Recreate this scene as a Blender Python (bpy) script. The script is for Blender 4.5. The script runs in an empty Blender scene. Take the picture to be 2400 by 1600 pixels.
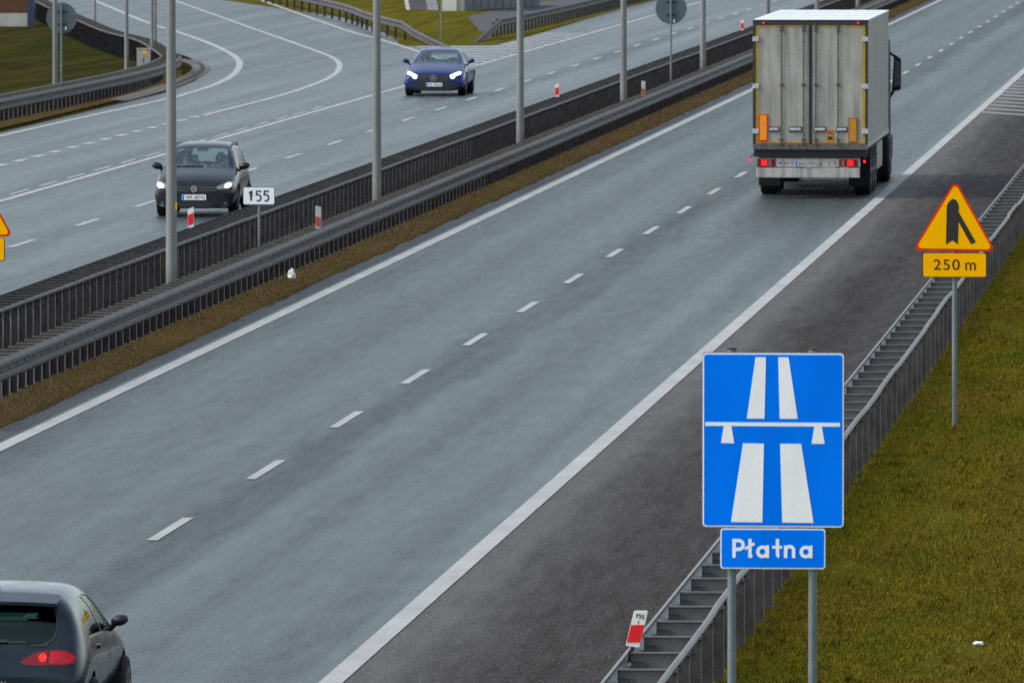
import bpy, bmesh, math, random
import numpy as np
from mathutils import Vector, Matrix
from mathutils.bvhtree import BVHTree

random.seed(7); rng = np.random.default_rng(7)
SC = bpy.context.scene; COL = SC.collection

# ------------------------------------------------------------------ camera
FPX, H, CX, CY = 24900.0, 8.4, 1200.0, 800.0            # focal length in photo pixels, camera height in metres
TH = math.atan((CY + 411.0) / FPX); PSI = math.radians(4.2441)
FW = Vector((-math.sin(PSI) * math.cos(TH), math.cos(PSI) * math.cos(TH), -math.sin(TH)))
cam = bpy.data.cameras.new("camera"); cam_o = bpy.data.objects.new("camera", cam); COL.objects.link(cam_o)
cam.sensor_width = 36.0; cam.lens = 36.0 * FPX / 2400.0; cam.clip_start = 1.0; cam.clip_end = 6000.0
cam_o.location = (0, 0, H); cam_o.rotation_euler = FW.to_track_quat('-Z', 'Y').to_euler()
cam.dof.use_dof = True; cam.dof.focus_distance = 128.0; cam.dof.aperture_fstop = 13.0
SC.camera = cam_o

# ------------------------------------------------------------------ sky and sun (overcast, soft light from the left)
SUN_EL, SUN_AZ = math.radians(40), math.radians(-106)     # azimuth measured from +Y towards +X
W = bpy.data.worlds.new("World"); SC.world = W; W.use_nodes = True
wn, wl = W.node_tree.nodes, W.node_tree.links
bg = wn["Background"]; sky = wn.new("ShaderNodeTexSky"); sky.sky_type = 'NISHITA'; sky.sun_disc = False
sky.sun_elevation = SUN_EL; sky.sun_rotation = SUN_AZ; sky.air_density = 1.0; sky.dust_density = 2.0; sky.ozone_density = 1.0
hs = wn.new("ShaderNodeHueSaturation"); hs.inputs["Saturation"].default_value = 0.48
wl.new(sky.outputs[0], hs.inputs["Color"]); tint = wn.new("ShaderNodeMix"); tint.data_type = 'RGBA'; tint.blend_type = 'MULTIPLY'; tint.inputs[0].default_value = 1.0; tint.inputs[7].default_value = (0.955, 0.995, 1.0, 1)
wl.new(hs.outputs[0], tint.inputs[6]); wl.new(tint.outputs[2], bg.inputs[0]); bg.inputs[1].default_value = 0.15
sun = bpy.data.lights.new("sun", 'SUN'); sun.energy = 1.0; sun.angle = math.radians(16); sun.color = (1.0, 0.97, 0.92)
sun_o = bpy.data.objects.new("sun", sun); COL.objects.link(sun_o); sun_o.location = (-60, 150, 80)
sdir = Vector((math.sin(SUN_AZ) * math.cos(SUN_EL), math.cos(SUN_AZ) * math.cos(SUN_EL), math.sin(SUN_EL)))
sun_o.rotation_euler = (-sdir).to_track_quat('-Z', 'Y').to_euler()
SC.view_settings.view_transform = 'Standard'; SC.view_settings.look = 'None'; SC.view_settings.gamma = 1.0
SC.view_settings.exposure = 0.75
SC.cycles.use_denoising = False
SC.cycles.max_bounces = 8

# ------------------------------------------------------------------ materials
def nodes(name):
    m = bpy.data.materials.new(name); m.use_nodes = True
    return m, m.node_tree.nodes, m.node_tree.links, m.node_tree.nodes["Principled BSDF"]
def setp(b, rough=0.5, metal=0.0, spec=0.5, coat=0.0, emit=None, es=0.0):
    b.inputs["Roughness"].default_value = rough; b.inputs["Metallic"].default_value = metal
    b.inputs["Specular IOR Level"].default_value = spec; b.inputs["Coat Weight"].default_value = coat
    b.inputs["Coat Roughness"].default_value = 0.03
    if emit: b.inputs["Emission Color"].default_value = (*emit, 1); b.inputs["Emission Strength"].default_value = es
def noise_fac(n, l, scale, stretch=(1, 1, 1), detail=4, lo=0.35, hi=0.65, rough=0.55):
    g = n.new("ShaderNodeNewGeometry"); mp = n.new("ShaderNodeMapping"); mp.inputs["Scale"].default_value = stretch
    l.new(g.outputs["Position"], mp.inputs["Vector"])
    t = n.new("ShaderNodeTexNoise"); t.inputs["Scale"].default_value = scale; t.inputs["Detail"].default_value = detail
    t.inputs["Roughness"].default_value = rough
    l.new(mp.outputs[0], t.inputs["Vector"])
    r = n.new("ShaderNodeMapRange"); r.inputs["From Min"].default_value = lo; r.inputs["From Max"].default_value = hi
    l.new(t.outputs["Fac"], r.inputs["Value"]); return r.outputs[0]
def mixc(n, l, fac, a, b, mode='MIX'):
    m = n.new("ShaderNodeMix"); m.data_type = 'RGBA'; m.blend_type = mode
    if isinstance(fac, float): m.inputs[0].default_value = fac
    else: l.new(fac, m.inputs[0])
    for i, c in ((6, a), (7, b)):
        if isinstance(c, tuple): m.inputs[i].default_value = (*c, 1)
        else: l.new(c, m.inputs[i])
    return m.outputs[2]
def mathn(n, l, op, a, b):
    m = n.new("ShaderNodeMath"); m.operation = op; m.use_clamp = False
    for i, c in enumerate((a, b)):
        if isinstance(c, (int, float)): m.inputs[i].default_value = c
        else: l.new(c, m.inputs[i])
    return m.outputs[0]
def plain(name, c, rough=0.5, metal=0.0, spec=0.5, coat=0.0, emit=None, es=0.0, var=0.12, scale=6.0, stretch=(1, 1, 1)):
    m, n, l, b = nodes(name); setp(b, rough, metal, spec, coat, emit, es)
    d = tuple(max(0.0, x * (1 - var)) for x in c); e = tuple(min(1.0, x * (1 + var)) for x in c)
    f = noise_fac(n, l, scale, stretch); l.new(mixc(n, l, f, d, e), b.inputs["Base Color"])
    return m
M = {}
def road_mat(name, base_lo, base_hi, r_lo, r_hi, spec=0.5, speck=0.0, prof=None, x0=-18.0, x1=-9.2, pw=0.62, drift=0.0007):
    m, n, l, b = nodes(name); setp(b, 0.5, 0, spec)
    tracks = noise_fac(n, l, 1.0, (1.3, 0.014, 1), 5, 0.36, 0.64)
    patch_ = noise_fac(n, l, 0.20, (4.0, 0.16, 1), 6, 0.36, 0.64, 0.66)
    grain = noise_fac(n, l, 46.0, (1, 0.08, 1), 2, 0.28, 0.72)
    mid = noise_fac(n, l, 4.5, (1.0, 0.09, 1), 5, 0.34, 0.66, 0.7)
    if prof:
        g = n.new("ShaderNodeNewGeometry"); sp = n.new("ShaderNodeSeparateXYZ"); l.new(g.outputs["Position"], sp.inputs[0])
        x = mathn(n, l, 'SUBTRACT', sp.outputs[0], mathn(n, l, 'MULTIPLY', mathn(n, l, 'SUBTRACT', sp.outputs[1], 140.0), drift))
        w1 = noise_fac(n, l, 1.0, (0.25, 0.05, 1), 3, 0.0, 1.0); w2 = noise_fac(n, l, 1.0, (1.6, 0.10, 1), 5, 0.0, 1.0)
        x = mathn(n, l, 'ADD', x, mathn(n, l, 'MULTIPLY', mathn(n, l, 'SUBTRACT', w1, 0.5), 0.7)); x = mathn(n, l, 'ADD', x, mathn(n, l, 'MULTIPLY', mathn(n, l, 'SUBTRACT', w2, 0.5), 0.7))
        mr = n.new("ShaderNodeMapRange"); mr.inputs["From Min"].default_value = x0; mr.inputs["From Max"].default_value = x1; l.new(x, mr.inputs["Value"])
        cr = n.new("ShaderNodeValToRGB"); e = cr.color_ramp.elements; cr.color_ramp.interpolation = 'EASE'
        while len(e) < len(prof): e.new(0.5)
        for q, (xx, v) in enumerate(prof): e[q].position = (xx - x0) / (x1 - x0); e[q].color = (v, v, v, 1)
        l.new(mr.outputs[0], cr.inputs[0]); pf = cr.outputs[0]
        base = mathn(n, l, 'ADD', mathn(n, l, 'MULTIPLY', pf, pw), mathn(n, l, 'ADD', mathn(n, l, 'MULTIPLY', tracks, (1 - pw) * 0.62), mathn(n, l, 'MULTIPLY', patch_, (1 - pw) * 0.38)))
    else: base = mathn(n, l, 'ADD', mathn(n, l, 'MULTIPLY', tracks, 0.4), mathn(n, l, 'MULTIPLY', patch_, 0.6))
    f2 = mathn(n, l, 'ADD', mathn(n, l, 'MULTIPLY', base, 0.56), mathn(n, l, 'ADD', mathn(n, l, 'MULTIPLY', grain, 0.26), mathn(n, l, 'MULTIPLY', mid, 0.18)))
    col = mixc(n, l, f2, base_lo, base_hi)
    if speck > 0:
        s = noise_fac(n, l, 26.0, (1, 0.6, 1), 0, 0.79, 0.83)
        col = mixc(n, l, s, col, (speck, speck, speck * 0.95))
    l.new(col, b.inputs["Base Color"])
    rr = n.new("ShaderNodeMapRange"); l.new(f2, rr.inputs["Value"]); rr.inputs["To Min"].default_value = r_lo; rr.inputs["To Max"].default_value = r_hi
    l.new(rr.outputs[0], b.inputs["Roughness"])
    sr = n.new("ShaderNodeMapRange"); l.new(f2, sr.inputs["Value"]); sr.inputs["From Min"].default_value = 0.2; sr.inputs["From Max"].default_value = 0.8
    sr.inputs["To Min"].default_value = spec * 0.35; sr.inputs["To Max"].default_value = spec * 1.25; l.new(sr.outputs[0], b.inputs["Specular IOR Level"])
    bp = n.new("ShaderNodeBump"); bp.inputs["Strength"].default_value = 0.5; bp.inputs["Distance"].default_value = 0.012
    l.new(grain, bp.inputs["Height"]); l.new(bp.outputs[0], b.inputs["Normal"])
    return m
PR = [(-18.0, .2), (-17.3, .15), (-16.8, .35), (-16.3, .75), (-15.4, .45), (-14.6, .75), (-13.8, .6), (-13.2, .0), (-12.85, .05), (-12.4, .8), (-11.6, .45), (-10.7, .72), (-10.1, .45), (-9.6, .85)]
PL = [(-35.0, .5), (-33.5, .75), (-32.2, .5), (-30.8, .8), (-29.2, .4), (-28.0, .7), (-27.2, .45), (-26.3, .7), (-25.5, .12), (-24.6, .75), (-23.7, .5), (-22.7, .85), (-21.5, .6)]
M['road'] = road_mat("damp_asphalt", (0.004, 0.009, 0.009), (0.066, 0.088, 0.086), 0.50, 0.34, 0.26, 0.0, PR)
M['road_l'] = road_mat("damp_asphalt_oncoming", (0.006, 0.012, 0.013), (0.085, 0.108, 0.108), 0.46, 0.30, 0.29, 0.0, PL, -35.0, -21.4, 0.5, 0.0022)
M['shoulder'] = road_mat("dark_asphalt", (0.006, 0.0035, 0.002), (0.102, 0.090, 0.082), 0.9, 0.5, 0.16, 0.26, [(-9.4, 1.0), (-9.0, 1.0), (-8.55, .45), (-7.9, .05), (-7.0, .15), (-6.2, .0), (-5.5, .1)], -9.4, -5.5, 0.8, 0.0)
M['strip'] = road_mat("wet_edge_asphalt", (0.028, 0.034, 0.037), (0.05, 0.058, 0.062), 0.7, 0.55, 0.35)
M['gutter'] = road_mat("concrete_gutter", (0.09, 0.078, 0.07), (0.17, 0.15, 0.135), 0.8, 0.7, 0.3)
M['median'] = road_mat("median_gravel", (0.06, 0.058, 0.052), (0.12, 0.115, 0.10), 0.9, 0.8, 0.2)
def ground_mat(name, cols, sc=0.5, ys=0.5):
    m, n, l, b = nodes(name); setp(b, 0.95, 0, 0.0)
    a = noise_fac(n, l, sc, (1, ys, 1), 5, 0.35, 0.65); c = noise_fac(n, l, 18.0, (1, ys * 0.6, 1), 4, 0.3, 0.7); d = noise_fac(n, l, sc * 3.1, (1, ys * 0.8, 1), 4, 0.42, 0.62)
    x = mixc(n, l, a, cols[0], cols[1]); x = mixc(n, l, mathn(n, l, 'MULTIPLY', d, 0.75), x, cols[2]); x = mixc(n, l, mathn(n, l, 'MULTIPLY', c, 0.5), x, cols[3])
    l.new(x, b.inputs["Base Color"]); return m
M['grass_ground'] = ground_mat("verge_soil", [(0.085, 0.085, 0.010), (0.11, 0.095, 0.012), (0.06, 0.055, 0.012), (0.05, 0.052, 0.008)])
M['brown_strip'] = ground_mat("dry_grass_soil", [(0.115, 0.075, 0.030), (0.085, 0.065, 0.022), (0.07, 0.045, 0.025), (0.05, 0.035, 0.016)], 1.2, 0.15)
M['far_grass'] = ground_mat("far_grass", [(0.034, 0.044, 0.010), (0.066, 0.050, 0.016), (0.024, 0.018, 0.012), (0.018, 0.024, 0.006)], 0.45, 0.06)
M['gore_grass'] = ground_mat("gore_grass", [(0.110, 0.098, 0.014), (0.15, 0.118, 0.018), (0.062, 0.060, 0.014), (0.055, 0.054, 0.010)], 0.6, 0.05)
def blade_mat(name, cols):
    m, n, l, b = nodes(name); setp(b, 0.9, 0, 0.04)
    a = noise_fac(n, l, 1.3, (1, 0.2, 1), 5, 0.38, 0.62); c = noise_fac(n, l, 7.0, (1, 0.3, 1), 3, 0.35, 0.65); d = noise_fac(n, l, 0.45, (1, 0.22, 1), 3, 0.42, 0.6)
    x = mixc(n, l, a, cols[0], cols[1]); x = mixc(n, l, mathn(n, l, 'MULTIPLY', c, 0.6), x, cols[2]); x = mixc(n, l, mathn(n, l, 'MULTIPLY', d, 0.6), x, cols[3])
    l.new(x, b.inputs["Base Color"]); return m
M['blades'] = blade_mat("grass_blades", [(0.138, 0.134, 0.010), (0.225, 0.175, 0.014), (0.062, 0.078, 0.007), (0.185, 0.122, 0.020)])
M['dry_blades'] = blade_mat("dry_blades", [(0.165, 0.108, 0.055), (0.14, 0.095, 0.047), (0.11, 0.076, 0.042), (0.115, 0.092, 0.036)])
def paint_mat():
    m, n, l, b = nodes("road_paint"); setp(b, 0.6, 0, 0.35)
    a = noise_fac(n, l, 1.2, (1, 0.4, 1), 6, 0.3, 0.7, 0.7); c = noise_fac(n, l, 45.0, (1, 0.4, 1), 2, 0.3, 0.7)
    x = mixc(n, l, a, (0.31, 0.31, 0.30), (0.47, 0.47, 0.455)); x = mixc(n, l, mathn(n, l, 'MULTIPLY', c, 0.28), x, (0.22, 0.22, 0.215))
    l.new(x, b.inputs["Base Color"]); return m
M['paint'] = paint_mat()
M['worn_paint'] = plain("worn_paint", (0.20, 0.20, 0.19), 0.7, var=0.3, scale=1.5)
M['steel'] = plain("galvanised_steel", (0.078, 0.071, 0.072), 0.55, 0.35, 0.4, var=0.22, scale=2.2)
M['steel_light'] = plain("bright_galvanised_steel", (0.145, 0.143, 0.142), 0.45, 0.3, 0.5, var=0.12, scale=4)
M['steel_dark'] = plain("weathered_steel", (0.035, 0.031, 0.033), 0.7, 0.25, 0.3, var=0.3, scale=3)
M['post_r'] = plain("roadside_post_steel", (0.075, 0.068, 0.066), 0.6, 0.3, 0.35, var=0.25, scale=3)
M['pole'] = plain("column_steel", (0.19, 0.195, 0.185), 0.55, 0.2, 0.4, var=0.15, scale=1.2, stretch=(3, 3, 0.4))
M['sign_post'] = plain("sign_post_steel", (0.15, 0.18, 0.19), 0.5, 0.3, 0.4, var=0.1)
M['alu'] = plain("sign_back", (0.085, 0.115, 0.13), 0.6, 0.2, 0.4, var=0.08)
M['black'] = plain("black_plastic", (0.012, 0.012, 0.014), 0.45, var=0.1)
M['crossbar'] = plain("crossbar_steel", (0.13, 0.125, 0.105), 0.6, 0.2, 0.35, var=0.15, scale=3)
M['flange'] = plain("post_flange_steel", (0.15, 0.142, 0.14), 0.5, 0.3, 0.4, var=0.2, scale=3)
M['rubber'] = plain("tyre_rubber", (0.009, 0.009, 0.011), 0.8, spec=0.3, var=0.2, scale=12)
M['white'] = plain("white_sheeting", (0.87, 0.88, 0.88), 0.45, var=0.035, scale=2.0, stretch=(3, 3, 0.6))
M['blue'] = plain("blue_sheeting", (0.0, 0.185, 0.90), 0.55, spec=0.03, var=0.06, scale=1.6, stretch=(2, 2, 0.6))
M['yellow'] = plain("yellow_sheeting", (1.0, 0.47, 0.0), 0.55, spec=0.03, var=0.03)
M['red'] = plain("red_sheeting", (0.75, 0.035, 0.006), 0.5, spec=0.05, var=0.05)
M['redpl'] = plain("red_reflector", (0.75, 0.012, 0.015), 0.4, spec=0.3, var=0.05)
M['dullred'] = plain("dirty_red_reflector", (0.33, 0.085, 0.05), 0.5, spec=0.3, var=0.15)
M['dullwhite'] = plain("dirty_white_plastic", (0.42, 0.42, 0.40), 0.6, var=0.15)
M['plastic_white'] = plain("white_plastic", (0.72, 0.72, 0.67), 0.5, var=0.05)
M['ink'] = plain("black_lettering", (0.015, 0.013, 0.012), 0.5, var=0.05)
M['ink_green'] = plain("dark_teal_lettering", (0.008, 0.05, 0.07), 0.5, var=0.05)
M['ink_brown'] = plain("dark_brown_lettering", (0.055, 0.008, 0.003), 0.5, var=0.05)
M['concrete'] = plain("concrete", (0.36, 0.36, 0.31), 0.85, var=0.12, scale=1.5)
M['concrete_dark'] = plain("grey_concrete", (0.17, 0.18, 0.19), 0.85, var=0.15, scale=1.5)  # grey concrete of the wing wall and one cheek wall
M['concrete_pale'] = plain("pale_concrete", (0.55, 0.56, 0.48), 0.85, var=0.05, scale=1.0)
M['brown'] = plain("brown_timber", (0.085, 0.035, 0.013), 0.8, var=0.2, scale=3, stretch=(0.3, 0.3, 4))
M['navy'] = plain("navy_steel", (0.012, 0.03, 0.075), 0.5, var=0.1)
M['slate'] = plain("dark_paving", (0.045, 0.045, 0.05), 0.8, var=0.2)
M['cabinet'] = plain("cabinet_grey", (0.33, 0.33, 0.30), 0.7, var=0.06)
M['chrome'] = plain("chrome", (0.75, 0.75, 0.76), 0.15, 1.0, 0.5, var=0.02)
def car_paint(name, c, metal=0.5, rough=0.32, coat=0.8, spec=0.5):
    m, n, l, b = nodes(name); setp(b, rough, metal, spec, coat)
    f = noise_fac(n, l, 2.5, (1, 1, 2), 5, 0.3, 0.75)
    g = noise_fac(n, l, 400.0, (1, 1, 1), 0, 0.3, 0.7)
    x = mixc(n, l, f, c, tuple(v * 0.86 + 0.012 for v in c)); x = mixc(n, l, mathn(n, l, 'MULTIPLY', g, 0.25), x, tuple(v * 1.35 for v in c))
    l.new(x, b.inputs["Base Color"])
    rr = n.new("ShaderNodeMapRange"); l.new(f, rr.inputs["Value"]); rr.inputs["To Min"].default_value = rough - 0.05; rr.inputs["To Max"].default_value = rough + 0.12
    l.new(rr.outputs[0], b.inputs["Roughness"]); return m
M['paint_grey'] = car_paint("slate_car_paint", (0.006, 0.015, 0.025), 0.1, 0.16, 0.22, 0.2)
M['paint_dark'] = car_paint("dark_grey_car_paint", (0.006, 0.0085, 0.016), 0.15, 0.2, 0.3, 0.3)
M['paint_blue'] = car_paint("royal_blue_car_paint", (0.001, 0.016, 0.125), 0.2, 0.22, 0.25, 0.25)
def glass_mat(name, tint, refl=1.0, ior=1.42, veil=0.0):
    m = bpy.data.materials.new(name); m.use_nodes = True; n, l = m.node_tree.nodes, m.node_tree.links
    n.remove(n["Principled BSDF"]); out = n["Material Output"]
    t = n.new("ShaderNodeBsdfTransparent"); t.inputs[0].default_value = (*tint, 1)
    g = n.new("ShaderNodeBsdfGlossy"); g.inputs["Roughness"].default_value = 0.03; g.inputs[0].default_value = (refl * 0.9, refl, refl, 1)
    fr = n.new("ShaderNodeFresnel"); fr.inputs[0].default_value = ior
    f = noise_fac(n, l, 3.0, (1, 1, 1), 3, 0.0, 1.0); k = mathn(n, l, 'MULTIPLY', f, 0.012); k = mathn(n, l, 'ADD', fr.outputs[0], mathn(n, l, 'ADD', k, veil))
    mx = n.new("ShaderNodeMixShader"); l.new(k, mx.inputs[0]); l.new(t.outputs[0], mx.inputs[1]); l.new(g.outputs[0], mx.inputs[2])
    l.new(mx.outputs[0], out.inputs[0]); return m
M['glass'] = glass_mat("car_glass", (0.62, 0.72, 0.70), 1.0, 1.75, 0.16)
M['glass_dark'] = glass_mat("tinted_glass", (0.24, 0.40, 0.38), 0.8, 1.38)
M['glass_screen'] = glass_mat("windscreen_glass", (0.55, 0.68, 0.68), 0.95, 1.5, 0.12)
M['interior'] = plain("dark_upholstery", (0.030, 0.032, 0.034), 0.85, var=0.2)
M['dash'] = plain("dashboard", (0.02, 0.022, 0.024), 0.8, var=0.1)
M['lens_red'] = plain("red_lens", (0.20, 0.002, 0.010), 0.15, spec=0.4, coat=0.2, var=0.2, scale=14)
M['lens_bright'] = plain("bright_red_lens", (0.42, 0.002, 0.012), 0.2, spec=0.4, coat=0.2, var=0.3, scale=18)
M['lens_clear'] = plain("clear_lens", (0.22, 0.23, 0.25), 0.1, 0.5, 0.8, coat=0.8, var=0.2, scale=20)
M['lamp_red'] = plain("lit_red_lamp", (0.8, 0.02, 0.02), 0.3, emit=(1.0, 0.004, 0.004), es=0.9)
M['lamp_warm'] = plain("lit_warm_lamp", (0.9, 0.9, 0.8), 0.3, emit=(1.0, 0.90, 0.58), es=1.6)
M['lamp_cool'] = plain("lit_cool_lamp", (0.9, 0.95, 1.0), 0.3, emit=(0.72, 0.95, 1.0), es=2.2)
M['skin'] = plain("skin", (0.50, 0.32, 0.24), 0.6, var=0.05)
M['hair'] = plain("dark_hair", (0.03, 0.022, 0.016), 0.7)
M['jacket'] = plain("dark_jacket", (0.05, 0.055, 0.065), 0.8)
M['pale_jacket'] = plain("pale_jacket", (0.22, 0.22, 0.21), 0.8)
M['truck_white'] = plain("white_gel_coat", (0.78, 0.80, 0.80), 0.45, var=0.06, scale=1.3)
M['truck_frame'] = plain("dark_door_frame", (0.028, 0.025, 0.024), 0.6, var=0.2)
M['seal'] = plain("yellow_seal", (0.40, 0.27, 0.004), 0.6, var=0.15)
M['chassis'] = plain("chassis_black", (0.008, 0.007, 0.009), 0.7, var=0.2)
M['orange'] = plain("orange_marking", (0.95, 0.30, 0.006), 0.4, var=0.12, scale=9)
M['orange_dull'] = plain("dull_orange_marking", (0.50, 0.22, 0.004), 0.45, var=0.1, scale=9)
M['hinge'] = plain("hinge_steel", (0.5, 0.5, 0.53), 0.45, 0.3, var=0.15, scale=20)
M['rod'] = plain("lock_rod_steel", (0.09, 0.085, 0.08), 0.45, 0.5, var=0.2, scale=8)
def dirty(name, c, dirt, lo=0.42, hi=0.75):
    m, n, l, b = nodes(name); setp(b, 0.5, 0, 0.4)
    a = noise_fac(n, l, 1.0, (9.0, 9.0, 0.55), 6, lo, hi, 0.7); g = noise_fac(n, l, 1.3, (1, 1, 1), 5, 0.4, 0.75)
    x = mixc(n, l, mathn(n, l, 'MULTIPLY', a, 0.8), c, dirt); x = mixc(n, l, mathn(n, l, 'MULTIPLY', g, 0.35), x, dirt)
    l.new(x, b.inputs["Base Color"]); return m
M['door'] = dirty("grimy_white_door", (0.40, 0.385, 0.34), (0.15, 0.14, 0.118))
M['bar'] = dirty("grimy_white_bar", (0.46, 0.45, 0.41), (0.14, 0.115, 0.10), 0.45, 0.72)
M['sill'] = dirty("grimy_grey_sill", (0.13, 0.115, 0.11), (0.04, 0.033, 0.03))
def ribbed():
    m, n, l, b = nodes("ribbed_side_panel"); setp(b, 0.5, 0, 0.4)
    g = n.new("ShaderNodeNewGeometry"); w = n.new("ShaderNodeTexWave"); w.wave_type = 'BANDS'; w.bands_direction = 'Y'; w.inputs["Scale"].default_value = 0.55
    w.inputs["Distortion"].default_value = 0.0; l.new(g.outputs["Position"], w.inputs["Vector"])
    d = noise_fac(n, l, 1.0, (1, 4, 0.5), 5, 0.35, 0.7)
    x = mixc(n, l, d, (0.40, 0.395, 0.385), (0.28, 0.275, 0.265)); l.new(x, b.inputs["Base Color"])
    bp = n.new("ShaderNodeBump"); bp.inputs["Strength"].default_value = 0.35; bp.inputs["Distance"].default_value = 0.02; l.new(w.outputs["Fac"], bp.inputs["Height"]); l.new(bp.outputs[0], b.inputs["Normal"])
    return m
M['ribbed'] = ribbed()

# ------------------------------------------------------------------ mesh helpers
def mesh_from(name, vs, fs, smooth=False):
    me = bpy.data.meshes.new(name); me.from_pydata([tuple(v) for v in vs], [], fs); me.validate()
    bm = bmesh.new(); bm.from_mesh(me); bmesh.ops.recalc_face_normals(bm, faces=bm.faces); bm.to_mesh(me); bm.free()
    if smooth:
        me.polygons.foreach_set("use_smooth", [True] * len(me.polygons)); me.set_sharp_from_angle(angle=math.radians(38))
    return me
def link(name, me, m, parent=None, loc=None, rot=None):
    o = bpy.data.objects.new(name, me); COL.objects.link(o)
    if m is not None and len(me.materials) == 0: me.materials.append(m)
    if parent: o.parent = parent
    if loc is not None: o.location = loc
    if rot is not None: o.rotation_euler = rot
    return o
def empty(name, loc, label, cat, group=None, rot=None):
    o = bpy.data.objects.new(name, None); COL.objects.link(o); o.location = loc
    if rot: o.rotation_euler = rot
    o.empty_display_size = 0.2
    return tag(o, label, cat, group)
def tag(o, label=None, cat=None, group=None, kind=None):
    if label: o["label"] = label
    if cat: o["category"] = cat
    if group: o["group"] = group
    if kind: o["kind"] = kind
    return o
class MB:
    def __init__(s): s.v = []; s.f = []
    def add(s, vs, fs):
        k = len(s.v); s.v += [Vector(v) for v in vs]; s.f += [tuple(i + k for i in f) for f in fs]; return s
    def box(s, c, d, rz=0.0):
        x, y, z = d[0] / 2, d[1] / 2, d[2] / 2; R = Matrix.Rotation(rz, 3, 'Z'); c = Vector(c)
        p = [c + R @ Vector((a * x, b * y, e * z)) for a in (-1, 1) for b in (-1, 1) for e in (-1, 1)]
        return s.add(p, [(0, 1, 3, 2), (4, 6, 7, 5), (0, 4, 5, 1), (2, 3, 7, 6), (0, 2, 6, 4), (1, 5, 7, 3)])
    def bx(s, x0, x1, y0, y1, z0, z1): return s.box(((x0 + x1) / 2, (y0 + y1) / 2, (z0 + z1) / 2), (abs(x1 - x0), abs(y1 - y0), abs(z1 - z0)))
    def tube(s, pts, r, n=10, cap=True, r1=None):
        pts = [Vector(p) for p in pts]; N = len(pts); rings = []
        for i, p in enumerate(pts):
            t = (pts[min(i + 1, N - 1)] - pts[max(i - 1, 0)]).normalized()
            u = t.cross(Vector((0, 0, 1)));
            if u.length < 1e-3: u = Vector((1, 0, 0))
            u.normalize(); w = u.cross(t); rr = r if r1 is None else r + (r1 - r) * i / (N - 1)
            rings.append([p + (u * math.cos(a) + w * math.sin(a)) * rr for a in [2 * math.pi * k / n for k in range(n)]])
        vs = [q for R in rings for q in R]; fs = []
        for i in range(N - 1):
            for k in range(n): a = i * n + k; b = i * n + (k + 1) % n; fs.append((a, b, b + n, a + n))
        if cap: fs.append(tuple(range(n))); fs.append(tuple((N - 1) * n + k for k in range(n)))
        return s.add(vs, fs)
    def sweep(s, prof, frames, closed=True):
        # prof: list of (d, z); frames: list of (point, normal) -> point + normal * d, z
        n = len(prof); vs = []; fs = []
        for p, nn in frames:
            for d, z in prof: vs.append(Vector((p[0] + nn[0] * d, p[1] + nn[1] * d, z)))
        for i in range(len(frames) - 1):
            for k in range(n if closed else n - 1): a = i * n + k; b = i * n + (k + 1) % n; fs.append((a, b, b + n, a + n))
        if closed: fs.append(tuple(range(n))); fs.append(tuple((len(frames) - 1) * n + k for k in range(n)))
        return s.add(vs, fs)
    def prism(s, poly, y0, y1):
        # polygon in the x-z plane, pushed from y0 to y1
        n = len(poly); vs = [Vector((x, y0, z)) for x, z in poly] + [Vector((x, y1, z)) for x, z in poly]
        return s.add(vs, [tuple(range(n)), tuple(range(2 * n - 1, n - 1, -1))] + [(i, (i + 1) % n, n + (i + 1) % n, n + i) for i in range(n)])
    def stroke(s, pts, w, y0, y1):
        pts = [Vector((p[0], p[1])) for p in pts]; L, R = [], []; N = len(pts)
        for i in range(N):
            a = pts[max(i - 1, 0)]; b = pts[min(i + 1, N - 1)]; t = (b - a).normalized(); nn = Vector((-t.y, t.x)); k = 1.0
            if 0 < i < N - 1:
                t1 = (pts[i] - a).normalized(); k = 1.0 / max(0.5, abs(Vector((-t1.y, t1.x)).dot(nn)))
            L.append(pts[i] + nn * w / 2 * k); R.append(pts[i] - nn * w / 2 * k)
        for i in range(N - 1): s.prism([L[i], L[i + 1], R[i + 1], R[i]], y0, y1)
        return s
    def lathe_x(s, prof, x0, c, n=28):
        # prof: list of (x offset, radius), axis along x through c = (y, z)
        vs = []; fs = []; m = len(prof)
        for k in range(n):
            a = 2 * math.pi * k / n
            for dx, r in prof: vs.append(Vector((x0 + dx, c[0] + r * math.cos(a), c[1] + r * math.sin(a))))
        for k in range(n):
            for i in range(m - 1): a = k * m + i; b = ((k + 1) % n) * m + i; fs.append((a, a + 1, b + 1, b))
        fs.append(tuple(k * m for k in range(n))); fs.append(tuple(k * m + m - 1 for k in range(n)))
        return s.add(vs, fs)
    def build(s, name, m, parent=None, origin=(0, 0, 0), smooth=False, bevel=0.0):
        o_ = Vector(origin); me = mesh_from(name, [v - o_ for v in s.v], s.f, smooth)
        o = link(name, me, m, parent)
        if bevel > 0:
            b = o.modifiers.new("bevel", 'BEVEL'); b.width = bevel; b.segments = 2; b.limit_method = 'ANGLE'
        return o
def rrect(x0, x1, z0, z1, r, n=6):
    P = []
    for cx, cz, a0 in ((x1 - r, z1 - r, 0), (x0 + r, z1 - r, 90), (x0 + r, z0 + r, 180), (x1 - r, z0 + r, 270)):
        for k in range(n + 1): a = math.radians(a0 + 90 * k / n); P.append((cx + r * math.cos(a), cz + r * math.sin(a)))
    return P
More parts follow.
